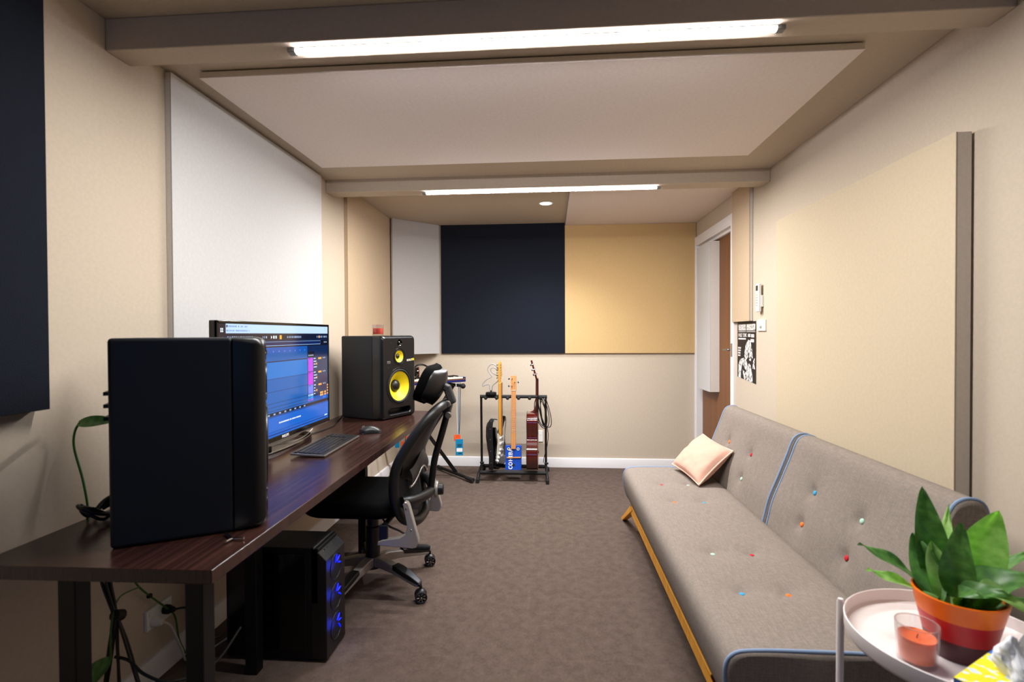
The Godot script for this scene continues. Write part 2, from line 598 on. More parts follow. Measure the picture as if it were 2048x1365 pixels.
func build_room() -> void:
	# floor, ceiling, walls: closed boxes with thickness
	struct_mesh(slab(Vector3(WALL_L - 0.1, -0.1, WALL_B - 0.1), Vector3(WALL_R + 0.2, 0, WALL_F + 0.1)), "floor", M.carpet, "dark brown mottled carpet floor", "floor")
	var c := struct_root("ceiling", "beige felt-lined ceiling between the beams", "ceiling")
	part(slab(Vector3(WALL_L - 0.1, CEIL, WALL_B - 0.1), Vector3(WALL_R + 0.2, CEIL + 0.1, WALL_F + 0.1)), "ceiling_board", M.wall, c)
	part(slab(Vector3(WALL_L, 2.325, -3.33), Vector3(WALL_R, CEIL + 0.02, -1.70)), "ceiling_lining", M.wall, c)
	struct_mesh(slab(Vector3(WALL_L - 0.1, 0, WALL_B - 0.1), Vector3(WALL_L, CEIL, WALL_F)), "wall_left", M.wall, "beige felt-lined wall behind the desk", "wall")
	struct_mesh(slab(Vector3(WALL_L, 0, WALL_B - 0.1), Vector3(WALL_R + 0.1, CEIL, WALL_B)), "wall_back", M.wall, "beige felt-lined wall behind the guitar rack", "wall")
	struct_mesh(slab(Vector3(WALL_L, 0, WALL_F), Vector3(WALL_R + 0.1, CEIL, WALL_F + 0.1)), "wall_front", M.panel_black, "black felt-lined wall behind the viewpoint", "wall")
	var r := struct_root("wall_right", "beige felt-lined wall behind the sofa with a doorway", "wall")
	part(slab(Vector3(WALL_R, 0, -3.985), Vector3(WALL_R + 0.1, CEIL, WALL_F)), "wall_section", M.wall, r)
	part(slab(Vector3(WALL_R, 2.135, WALL_B), Vector3(WALL_R + 0.1, CEIL, -3.985)), "wall_section", M.wall, r)
	part(slab(Vector3(WALL_R, 0, WALL_B), Vector3(WALL_R + 0.1, 2.135, -4.935)), "wall_section", M.wall, r)
	part(slab(Vector3(WALL_R + 0.1, 0, WALL_B), Vector3(WALL_R + 0.2, 2.3, -3.9)), "hall_side_board", M.wall, r)
	# beams across the ceiling
	struct_mesh(slab(Vector3(WALL_L, 2.252, -1.735), Vector3(WALL_R, CEIL, -1.63), 0.004), "trim_1", M.wall, "felt-lined ceiling beam carrying the long LED strip over the ceiling cloud's edge", "beam")
	struct_mesh(slab(Vector3(WALL_L, 2.243, -3.455), Vector3(WALL_R, CEIL, -3.33), 0.004), "trim_2", M.wall, "felt-lined ceiling beam in front of the downlight", "beam")
	struct_mesh(slab(Vector3(WALL_L, 2.252, 0.02), Vector3(WALL_R, CEIL, 0.125), 0.004), "trim_3", M.wall, "felt-lined ceiling beam above the viewpoint", "beam")
	# skirting boards with a rounded top
	var prof := PackedVector2Array([Vector2(0, 0), Vector2(0.016, 0), Vector2(0.016, 0.082), Vector2(0.013, 0.089), Vector2(0.007, 0.092), Vector2(0, 0.092)])
	var m := MB.new()
	m.prism(prof, 0, WALL_R - WALL_L, Transform3D(Basis(Vector3(0, 0, 1), Vector3.UP, Vector3(1, 0, 0)), Vector3(WALL_L, 0, WALL_B)))
	struct_mesh(m, "baseboard_back", M.white_paint, "white skirting board along the back wall", "baseboard")
	m = MB.new()
	m.prism(prof, 0, -WALL_B + WALL_F, Transform3D(Basis(Vector3(1, 0, 0), Vector3.UP, Vector3(0, 0, 1)), Vector3(WALL_L, 0, WALL_B)))
	struct_mesh(m, "baseboard_left", M.white_paint, "white skirting board under the desk", "baseboard")
	m = MB.new()
	m.prism(prof, 0, WALL_F + 3.92, Transform3D(Basis(Vector3(-1, 0, 0), Vector3.UP, Vector3(0, 0, 1)), Vector3(WALL_R, 0, -3.92)))
	struct_mesh(m, "baseboard_right", M.white_paint, "white skirting board behind the sofa", "baseboard")
	build_door()
	build_added_window()
	build_panels()

# unseen window added behind the viewpoint: two glowing panes for cool fill light
func build_added_window() -> void:
	var o := struct_root("window_1", "added unseen window with two panes giving cool fill light from behind the viewpoint", "window")
	o.position = Vector3(0.1, 0.95, WALL_F)
	for s in [-1, 1]:
		part(box(Vector3(s * 0.335, 0.55, -0.012), Vector3(0.56, 1.02, 0.006), 0.001), "fill_pane", glow(Color(0.38, 0.66, 1.0), 0.5), o, "pane of added cool light")
		area(Vector3(s * 0.335, 0.55, -0.022), Vector2(0.56, 1.02), 0.18, Color(0.38, 0.66, 1.0), Basis.IDENTITY, o)  # added fill lamp, cools the surfaces that face the viewpoint
		part(box(Vector3(s * 0.645, 0.55, -0.015), Vector3(0.05, 1.12, 0.03), 0.003), "frame_bar", M.white_paint, o)
	part(box(Vector3(0, 0.55, -0.015), Vector3(0.10, 1.02, 0.03), 0.003), "frame_bar", M.white_paint, o)
	for y in [0.015, 1.085]: part(box(Vector3(0, y, -0.015), Vector3(1.24, 0.05, 0.03), 0.003), "frame_bar", M.white_paint, o)

func build_door() -> void:
	var d := struct_root("door_1", "brown wooden door in a white frame", "door")
	var z0 := -3.985
	var z1 := -4.935
	var x := WALL_R
	# architrave: two uprights and a head, a little proud of the wall
	part(slab(Vector3(x - 0.016, 0, z0 + 0.055), Vector3(x + 0.002, 2.195, z0 - 0.008), 0.003), "architrave", M.white_paint, d)
	part(slab(Vector3(x - 0.016, 0, z1 + 0.008), Vector3(x + 0.002, 2.195, WALL_B + 0.001), 0.003), "architrave", M.white_paint, d)
	part(slab(Vector3(x - 0.015, 2.127, z0 - 0.004), Vector3(x + 0.002, 2.194, z1 + 0.004), 0.003), "architrave", M.white_paint, d)
	# jamb lining inside the opening with a stop
	part(slab(Vector3(x - 0.012, 0, z0 - 0.001), Vector3(x + 0.1, 2.12, z0 - 0.022), 0.002), "jamb", M.white_paint, d)
	part(slab(Vector3(x - 0.012, 0, z1 + 0.001), Vector3(x + 0.1, 2.12, z1 + 0.022), 0.002), "jamb", M.white_paint, d)
	part(slab(Vector3(x - 0.012, 2.11, z0), Vector3(x + 0.1, 2.134, z1), 0.002), "jamb", M.white_paint, d)
	part(slab(Vector3(x + 0.02, 2.085, z0 - 0.02), Vector3(x + 0.045, 2.112, z1 + 0.02), 0.002), "door_stop", M.white_paint, d)
	part(slab(Vector3(x + 0.045, 0.008, z0 - 0.023), Vector3(x + 0.083, 2.105, z1 + 0.023), 0.002), "door_leaf", M.door_wood, d, "brown wood veneer door leaf")
	# lever handle on a plate, strike plate on the frame
	var hy := 1.165
	var h := part(slab(Vector3(x + 0.03, hy - 0.045, z0 - 0.03), Vector3(x + 0.046, hy + 0.045, z0 - 0.075), 0.003), "lock_plate", M.silver, d, "brushed metal lock plate")
	var lv := MB.new()
	lv.tube([Vector3(x + 0.035, hy, z0 - 0.052), Vector3(x - 0.012, hy, z0 - 0.052), Vector3(x - 0.02, hy, z0 - 0.062), Vector3(x - 0.02, hy - 0.004, z0 - 0.16)], [0.009, 0.009, 0.0085, 0.007], 10)
	part(lv, "door_handle", M.brushed, h)
	part(slab(Vector3(x - 0.019, hy - 0.05, z0 + 0.002), Vector3(x - 0.013, hy + 0.05, z0 + 0.034), 0.001), "strike_plate", M.silver, d)

# a felt panel: raw core with a cloth face; n is the side its face looks to
func panel(called: String, a: Vector3, b: Vector3, axis: String, into: float, face_m: Material, core_m: Material, label: String, called_face := "felt_face") -> Node3D:
	var c := (a + b) * 0.5
	var base := Vector3(c.x, minf(a.y, b.y), c.z)
	var o := thing(called, label, "acoustic panel", base)
	var s := (b - a).abs()
	var off := c - base
	var t := 0.004
	var dir := Vector3.RIGHT if axis == "x" else (Vector3.UP if axis == "y" else Vector3.BACK)
	dir *= into
	var cs := s - dir.abs() * t
	part(box(off - dir * t * 0.5, cs, 0.002), "core", core_m, o)
	var fs := s * (Vector3.ONE - dir.abs()) + dir.abs() * t + (Vector3.ONE - dir.abs()) * 0.001
	part(box(off + dir * (s * dir.abs()).length() * 0.5 - dir * t * 0.5, fs, 0.0015), called_face, face_m, o)
	return o

func build_panels() -> void:
	var L := WALL_L
	panel("acoustic_absorber", Vector3(L, 1.08, -1.377), Vector3(L + 0.045, 2.33, 0.9), "x", 1, M.panel_black, M.panel_black, "black felt panel on the left wall beside the desk end")
	panel("acoustic_absorber", Vector3(L, 1.10, -3.205), Vector3(L + 0.027, 2.315, -1.895), "x", 1, M.panel_white, M.raw_edge_pale, "large white felt panel on the wall behind the monitor")
	panel("acoustic_absorber", Vector3(L, 0.55, -4.62), Vector3(L + 0.027, CEIL, -3.63), "x", 1, M.panel_beige, M.panel_beige, "beige felt panel on the left wall behind the candle-topped speaker")
	panel("acoustic_absorber", Vector3(-1.06, 1.107, WALL_B), Vector3(0.142, CEIL, WALL_B + 0.025), "z", 1, M.panel_black, M.panel_black, "square black felt panel on the back wall")
	panel("acoustic_absorber", Vector3(0.146, 1.107, WALL_B), Vector3(WALL_R - 0.004, 2.335, WALL_B + 0.025), "z", 1, M.panel_tan, M.panel_tan, "square tan felt panel on the back wall beside the door")
	panel("acoustic_absorber", Vector3(WALL_R - 0.008 - 0.05, 0.60, -3.11), Vector3(WALL_R - 0.008, 1.945, -1.78), "x", -1, M.panel_sand, M.raw_edge, "large sand felt panel with a raw grey edge above the sofa")
	panel("acoustic_absorber", Vector3(WALL_R - 0.027, 1.375, -3.93), Vector3(WALL_R - 0.002, CEIL, -3.60), "x", -1, M.panel_beige, M.raw_edge_pale, "narrow beige felt strip between the door frame and the remote")
	panel("acoustic_absorber", Vector3(1.345, 0.795, -4.80), Vector3(1.425, 2.07, -4.43), "x", -1, M.panel_white, M.raw_edge_pale, "tall white padded panel fixed to the door")
	panel("ceiling_absorber", Vector3(-1.36, 2.294, -2.99), Vector3(1.117, 2.319, -1.913), "y", -1, M.panel_cream, M.raw_edge, "large cream felt panel on the ceiling between the two LED strips")
	panel("ceiling_absorber", Vector3(0.15, 2.336, WALL_B + 0.002), Vector3(WALL_R - 0.003, 2.36, -3.46), "y", -1, M.panel_cream, M.panel_white, "cream felt panel on the ceiling beside the downlight")
	# slanted corner trap across the back left corner
	var o := thing("corner_absorber", "light grey felt panel slanted across the back corner", "acoustic panel", Vector3(-1.266, 1.107, -4.776))
	o.rotation.y = deg_to_rad(43.5)
	part(box(Vector3(0, 0.626, -0.005), Vector3(0.49, 1.252, 0.03), 0.003), "core", M.raw_edge_pale, o)
	part(box(Vector3(0, 0.626, 0.012), Vector3(0.491, 1.252, 0.004), 0.0015), "felt_face", M.panel_grey, o)
	downlight("small round white downlight glowing in the ceiling by the back wall's black felt", Vector3(-0.03, CEIL, -4.2), 4.0)
	downlight("round white downlight in the ceiling between the desk end and the viewpoint", Vector3(0.0, CEIL, -0.42), 0.35)

func downlight(label: String, at: Vector3, energy: float) -> void:
	var dl := thing("downlight", label, "light", at, 0.0, "ceiling downlights")
	var m := MB.new()
	m.lathe([Vector2(0.060, -0.001), Vector2(0.060, -0.004), Vector2(0.056, -0.006), Vector2(0.049, -0.004), Vector2(0.047, -0.001)], 32)
	part(m, "trim_ring", M.white_plastic, dl)
	m = MB.new()
	m.lathe([Vector2(0.0001, -0.002), Vector2(0.047, -0.002)], 32)
	part(m, "lens", glow(Color(0.93, 0.96, 1.0), 6.0), dl)
	var l := SpotLight3D.new()
	l.spot_angle = 62
	l.light_energy = energy
	l.spot_range = 10.0
	l.spot_attenuation = 2.0
	l.light_size = 0.045
	l.light_color = Color(0.92, 0.95, 1.0)
	l.shadow_enabled = true
	l.name = "lamp_light"
	dl.add_child(l)
	l.position = Vector3(0, -0.012, 0)
	l.rotation.x = -PI / 2

# part whose mesh is given in room coordinates
func part_w(mb: MB, called: String, m: Material, parent: Node3D, label := "") -> MeshInstance3D:
	var o := part(mb, called, m, parent, label)
	var t := Transform3D.IDENTITY
	var n: Node = parent
	while n is Node3D and n != self:
		t = n.transform * t
		n = n.get_parent()
	o.transform = t.affine_inverse()
	return o

# ---------------------------------------------------------------- desk and what stands on it
func build_desk() -> void:
	var o := thing("desk", "long dark walnut desk with black square legs along the left wall", "desk", Vector3(-0.792, 0, -1.136), 0.019)
	part(box(Vector3(-0.3, 0.723, -1.253), Vector3(0.60, 0.034, 2.506), 0.0025), "desk_top", M.desk, o, "dark walnut desk top")
	for p in [[-0.398, -0.062], [-0.075, -0.066], [-0.33, -0.74], [-0.28, -1.81], [-0.07, -2.42], [-0.53, -2.42]]:
		part(box(Vector3(p[0], 0.353, p[1]), Vector3(0.046, 0.706, 0.046), 0.003), "leg", M.black_metal, o)

# front face of a loudspeaker: a band of the baffle with an opening
func band(m: MB, x: float, y0: float, y1: float, z: float, hole: PackedVector2Array) -> void:
	var c := Vector2.ZERO
	for h in hole: c += h
	c /= hole.size()
	var cnt := hole.size()
	var corners := [Vector2(x, y1), Vector2(-x, y1), Vector2(-x, y0), Vector2(x, y0)]
	var snap := {}
	for k in corners:
		var best := 0
		for i in cnt:
			if (hole[i] - c).normalized().dot((k - c).normalized()) > (hole[best] - c).normalized().dot((k - c).normalized()): best = i
		snap[best] = k
	var outer := []
	for i in cnt:
		if snap.has(i):
			outer.append(snap[i]); continue
		var d: Vector2 = (hole[i] - c).normalized()
		var s := 1e9
		if absf(d.x) > 1e-6: s = minf(s, ((x if d.x > 0 else -x) - c.x) / d.x)
		if absf(d.y) > 1e-6: s = minf(s, ((y1 if d.y > 0 else y0) - c.y) / d.y)
		outer.append(c + d * s)
	for i in cnt:
		var k := (i + 1) % cnt
		m.face([Vector3(outer[i].x, outer[i].y, z), Vector3(outer[k].x, outer[k].y, z), Vector3(hole[k].x, hole[k].y, z), Vector3(hole[i].x, hole[i].y, z)], Vector3.BACK)

func circle2(c: Vector2, r: float, cnt := 48) -> PackedVector2Array:
	var out := PackedVector2Array()
	for i in cnt: out.append(c + Vector2(cos(TAU * i / cnt), sin(TAU * i / cnt)) * r)
	return out

func loop_rows(sections: Array) -> Array:
	var rows := []
	for s in sections:
		var row := []
		for p in s[0]: row.append(Vector3(p.x, p.y + s[2], s[1]))
		rows.append(row)
	return rows

func build_speaker(label: String, at: Vector3, turn: float, lit: bool) -> Node3D:
	var o := thing("studio_speaker", label, "speaker", at, turn, "studio speakers on the desk")
	var w := 0.33
	var h := 0.546
	# vinyl covered cabinet
	part(box(Vector3(0, h / 2, -0.0415), Vector3(w - 0.002, h - 0.002, 0.283), 0.010, 3), "cabinet", M.vinyl, o)
	# moulded front with generous round edges
	var m := MB.new()
	var sec := []
	for k in [[0.0, 0.100, 0.012], [0.0, 0.125, 0.016], [0.0, 0.150, 0.022]]:
		sec.append([rounded_rect(w - k[0] * 2, h - k[0] * 2, k[2]), k[1], h / 2])
	for i in range(1, 7):
		var a := PI / 2 * i / 6
		var ins := 0.020 * (1 - cos(a))
		sec.append([rounded_rect(w - ins * 2, h - ins * 2, 0.022), 0.150 + 0.033 * sin(a) * 0.98, h / 2])
	m.grid(loop_rows(sec), true, false)
	var zf: float = sec[-1][1]
	var fx := w / 2 - 0.020
	band(m, fx, 0.020, 0.085, zf, rounded_rect_at(0.225, 0.045, 0.020, Vector2(0, 0.050)))
	band(m, fx, 0.085, 0.345, zf, circle2(Vector2(0, 0.212), 0.121))
	band(m, fx, 0.345, 0.470, zf, circle2(Vector2(0, 0.408), 0.054))
	band(m, fx, 0.470, h - 0.020, zf, circle2(Vector2(0, 0.497), 0.022))
	part(m, "front_baffle", M.baffle, o)
	# port
	m = MB.new()
	var p := rounded_rect_at(0.225, 0.045, 0.020, Vector2(0, 0.050))
	var p2 := rounded_rect_at(0.205, 0.032, 0.014, Vector2(0, 0.050))
	m.grid(loop_rows([[p, zf, 0.0], [p, zf + 0.002, 0.0], [p2, zf - 0.006, 0.0], [p2, zf - 0.06, 0.0]]), true, false, true)
	m.face([Vector3(-0.11, 0.03, zf - 0.06), Vector3(0.11, 0.03, zf - 0.06), Vector3(0.11, 0.07, zf - 0.06), Vector3(-0.11, 0.07, zf - 0.06)], Vector3.BACK)
	part(m, "bass_port", M.baffle, o)
	# drivers, turned about z
	var face_z := Basis(Vector3(1, 0, 0), Vector3(0, 0, 1), Vector3(0, -1, 0))
	for d in [["woofer", 0.212, 0.121, 0.097, 0.040, 0.045], ["midrange_driver", 0.408, 0.054, 0.0395, 0.0165, 0.020]]:
		var xf := Transform3D(face_z, Vector3(0, d[1], zf))
		var ro: float = d[2]
		var rc: float = d[3]
		var rd: float = d[4]
		var dp: float = d[5]
		var fr := MB.new()
		fr.lathe([Vector2(ro + 0.004, 0.0), Vector2(ro + 0.003, 0.003), Vector2(ro - 0.003, 0.0035), Vector2(ro - 0.006, -0.003)], 48, xf, 60)
		var drv := part(fr, d[0], M.baffle, o)
		var su := MB.new()
		var prof := []
		var wd := ro - 0.006 - rc
		for i in 9:
			var a := PI * i / 8
			prof.append(Vector2(ro - 0.006 - wd * (1 - cos(a)) / 2, -0.003 + sin(a) * wd * 0.45))
		su.lathe(prof, 48, xf, 60)
		part(su, "rubber_surround", M.black_rubber, drv)
		var co := MB.new()
		co.lathe([Vector2(rc, -0.003), Vector2(rc * 0.7, -dp * 0.52), Vector2(rd, -dp)], 48, xf, 60)
		part(co, "cone", M.cone_yellow, drv, "bright yellow speaker cone")
		var cap := MB.new()
		var cp := []
		for i in 8:
			var a := PI / 2 * i / 7
			cp.append(Vector2(maxf(0.0, rd * cos(a)), -dp + rd * 0.75 * sin(a)))
		cap.lathe(cp, 32, xf, 60)
		part(cap, "dust_cap", M.black_plastic, drv)
	m = MB.new()
	var tx := Transform3D(face_z, Vector3(0, 0.497, zf))
	m.lathe([Vector2(0.025, 0.001), Vector2(0.022, 0.002), Vector2(0.014, -0.007)], 32, tx, 60)
	var dome := []
	for i in 8: dome.append(Vector2(0.0135 * cos(PI / 2 * i / 7), -0.007 + 0.0125 * sin(PI / 2 * i / 7)))
	m.lathe(dome, 24, tx, 60)
	part(m, "tweeter", M.black_gloss, o)
	# screws
	for s in [[-0.11, 0.338], [0.122, 0.338], [-0.112, 0.095], [0.112, 0.098], [-0.085, 0.495], [0.085, 0.495]]:
		m = MB.new()
		m.lathe([Vector2(0.0065, 0.0), Vector2(0.006, 0.0015), Vector2(0.0028, 0.0015), Vector2(0.0024, 0.0002), Vector2(0.0001, 0.0002)], 12, Transform3D(face_z, Vector3(s[0], s[1], zf)))
		part(m, "screw", M.dark_plastic, o)
	# maker's badge and the model script
	var badge := part(box(Vector3(-0.105, 0.372, zf + 0.001), Vector3(0.030, 0.015, 0.002), 0.0008), "badge", M.silver, o, "small silver badge")
	lettering("KRK", 0.011, 0.0007, M.ink_black, badge, Vector3(-0.105, 0.372, zf + 0.0022), Basis.IDENTITY, "badge_lettering")
	lettering("ROKIT", 0.014, 0.0012, M.ivory, o, Vector3(0.098, 0.380, zf + 0.0008), Basis(Vector3.BACK, 0.06), "model_lettering")
	lettering("10", 0.016, 0.0012, M.cone_yellow, o, Vector3(0.133, 0.383, zf + 0.0008), Basis(Vector3.BACK, 0.06), "model_lettering")
	# heat sink fins on the back
	for i in 3:
		part(box(Vector3(0, 0.365 + i * 0.033 - 0.033, -0.193), Vector3(0.22, 0.010, 0.022), 0.001), "heat_sink_fin", M.black_metal, o)
	return o

func rounded_rect_at(w: float, h: float, r: float, c: Vector2, seg := 6) -> PackedVector2Array:
	var out := PackedVector2Array()
	for p in rounded_rect(w, h, r, seg): out.append(p + c)
	return out

func lettering(text: String, size: float, depth: float, m: Material, parent: Node3D, at: Vector3, b: Basis, called := "lettering", font := "Droid Sans") -> MeshInstance3D:
	var tm := TextMesh.new()
	var f := SystemFont.new()
	f.font_names = PackedStringArray([font])
	f.font_weight = 700
	tm.font = f
	tm.text = text
	tm.font_size = 32
	tm.pixel_size = size / 32.0 * 1.35
	tm.depth = depth
	tm.curve_step = 2.0
	var o := MeshInstance3D.new()
	o.mesh = tm
	o.material_override = m
	o.name = called
	parent.add_child(o, true)
	o.transform = Transform3D(b, at)
	return o

func screen_image() -> ImageTexture:
	var W := 1128
	var H := 624
	var im := Image.create(W, H, false, Image.FORMAT_RGB8)
	var r := func(x0: float, y0: float, x1: float, y1: float, c: Color) -> void:
		im.fill_rect(Rect2i(int(x0 * W), int(y0 * H), maxi(1, int((x1 - x0) * W)), maxi(1, int((y1 - y0) * H))), c)
	var rng := RandomNumberGenerator.new()
	rng.seed = 9
	var navy := Color(0.02, 0.05, 0.13)
	r.call(0, 0, 1, 1, Color(0.02, 0.32, 0.66))
	r.call(0, 0, 0.048, 1, Color(0.09, 0.09, 0.17))
	# start logo and magnifier on the task bar
	for i in 2:
		for k in 2: r.call(0.015 + i * 0.009, 0.035 + k * 0.017, 0.0228 + i * 0.009, 0.050 + k * 0.017, Color(0.9, 0.95, 1))
	for a in 40:
		var c := Vector2(0.027, 0.115) + Vector2(cos(TAU * a / 40) * 0.0065, sin(TAU * a / 40) * 0.011)
		r.call(c.x, c.y, c.x + 0.0022, c.y + 0.004, Color(0.75, 0.8, 0.9))
	r.call(0.014, 0.126, 0.022, 0.131, Color(0.75, 0.8, 0.9))
	# window title and menu rows
	r.call(0.048, 0, 1, 0.074, Color(0.72, 0.83, 0.97))
	r.call(0.052, 0.010, 0.061, 0.028, Color(0.05, 0.1, 0.2))
	for row in [[0.066, 0.20, 0.014], [0.052, 0.215, 0.048]]:
		var x: float = row[0]
		while x < row[1]:
			var l := rng.randf_range(0.003, 0.008)
			r.call(x, row[2], x + l, row[2] + 0.014, Color(0.42, 0.55, 0.75)); x += l + (0.002 if rng.randf() < 0.8 else 0.009)
	r.call(0.96, 0.018, 0.968, 0.022, Color(0.3, 0.4, 0.55))
	# transport bar
	r.call(0.048, 0.074, 1, 0.138, Color(0.02, 0.07, 0.18))
	for row in [[0.058, 0.235], [0.315, 0.36], [0.535, 0.68], [0.86, 0.985]]:
		var x: float = row[0]
		while x < row[1]:
			var l := rng.randf_range(0.004, 0.010)
			r.call(x, 0.098, x + l, 0.118, Color(0.60, 0.70, 0.85)); x += l + rng.randf_range(0.003, 0.010)
	for i in 12: r.call(0.385 + i * 0.0009, 0.093 + i * 0.0012, 0.386 + i * 0.0009, 0.124 - i * 0.0012, Color(0.95, 0.97, 1))
	r.call(0.405, 0.095, 0.418, 0.122, Color(0.95, 0.97, 1))
	r.call(0.424, 0.095, 0.437, 0.122, Color(0.85, 0.9, 0.97))
	r.call(0.463, 0.090, 0.482, 0.127, Color(1, 0.68, 0.25))
	r.call(0.885, 0.095, 0.897, 0.122, Color(0.9, 0.6, 0.3))
	# overview strip
	r.call(0.048, 0.138, 1, 0.20, navy)
	r.call(0.085, 0.148, 0.905, 0.187, Color(0.6, 0.75, 0.95))
	r.call(0.087, 0.152, 0.903, 0.183, Color(0.02, 0.11, 0.32))
	for i in 3: r.call(0.95 + i * 0.014, 0.16, 0.957 + i * 0.014, 0.176, Color(0.7, 0.8, 0.9))
	# beat ruler
	for i in 13: r.call(0.09 + i * 0.052, 0.232, 0.096 + i * 0.052, 0.246, Color(0.35, 0.6, 0.9))
	r.call(0.048, 0.255, 0.745, 0.325, Color(0.02, 0.33, 0.62))
	r.call(0.048, 0.325, 0.745, 0.334, navy)
	# track lanes
	r.call(0.048, 0.334, 0.745, 0.48, Color(0.05, 0.43, 0.76))
	r.call(0.048, 0.48, 0.745, 0.845, Color(0.04, 0.35, 0.66))
	for y in [0.48, 0.595, 0.70, 0.735, 0.765, 0.795]: r.call(0.048, y, 0.745, y + 0.004, Color(0.02, 0.10, 0.28))
	# track headers and mixer column
	r.call(0.745, 0.20, 1, 0.73, Color(0.02, 0.13, 0.30))
	r.call(0.755, 0.262, 0.83, 0.318, navy)
	for i in 4: r.call(0.760 + i * 0.016, 0.292, 0.768 + i * 0.016, 0.306, Color(0.75, 0.82, 0.9))
	var heads := [[0.325, 0.465, Color(0.72, 0.25, 0.86)], [0.470, 0.600, Color(0.76, 0.16, 0.85)], [0.604, 0.695, Color(0.42, 0.47, 0.88)], [0.698, 0.720, Color(0.62, 0.78, 0.97)], [0.723, 0.745, Color(0.15, 0.58, 0.93)], [0.748, 0.768, Color(0.52, 0.38, 0.86)]]
	for q in heads:
		r.call(0.752, q[0], 0.812, q[1], q[2])
		r.call(0.762, q[0] + 0.006, 0.782, q[0] + 0.013, q[2].darkened(0.55))
	for row in [0.325, 0.470, 0.604]:
		r.call(0.875, row + 0.002, 0.915, row + 0.022, Color(1, 0.66, 0.25))
		r.call(0.845, row + 0.058, 0.862, row + 0.078, Color(0.95, 0.60, 0.3))
		for k in 4:
			r.call(0.820, row + 0.004 + k * 0.03, 0.820 + rng.randf_range(0.014, 0.04), row + 0.016 + k * 0.03, Color(0.72, 0.80, 0.92))
		for k in 2: r.call(0.935 + k * 0.02, row + 0.003, 0.943 + k * 0.02, row + 0.018, Color(0.75, 0.82, 0.9))
	for row in [0.698, 0.724]:
		r.call(0.895, row, 0.935, row + 0.02, Color(1, 0.66, 0.3)); r.call(0.95, row, 0.972, row + 0.02, Color(1, 0.66, 0.3))
	for k in 4: r.call(0.985, 0.63 + k * 0.03, 1.0, 0.65 + k * 0.03, Color(0.95, 0.65, 0.3))
	r.call(0.93, 0.752, 0.97, 0.772, Color(0.1, 0.45, 0.95))
	# time line and lower device view
	r.call(0.048, 0.785, 1, 0.815, Color(0.03, 0.05, 0.13))
	for i in 13: r.call(0.10 + i * 0.05, 0.792, 0.118 + i * 0.05, 0.807, Color(0.55, 0.68, 0.85))
	r.call(0.048, 0.815, 1, 1, Color(0.02, 0.37, 0.76))
	r.call(0.048, 0.818, 1, 0.826, Color(0.01, 0.16, 0.42))
	var x := 0.45
	while x < 0.66:
		var l := rng.randf_range(0.004, 0.012)
		r.call(x, 0.883, x + l, 0.896, Color(0.92, 0.96, 1)); x += l + (0.002 if rng.randf() < 0.8 else 0.006)
	r.call(0.048, 0.952, 1, 0.956, Color(0.01, 0.14, 0.38))
	r.call(0.048, 0.975, 1, 0.985, Color(0.01, 0.18, 0.45))
	r.call(0.95, 0.955, 0.985, 0.972, Color(0.7, 0.85, 1))
	return ImageTexture.create_from_image(im)

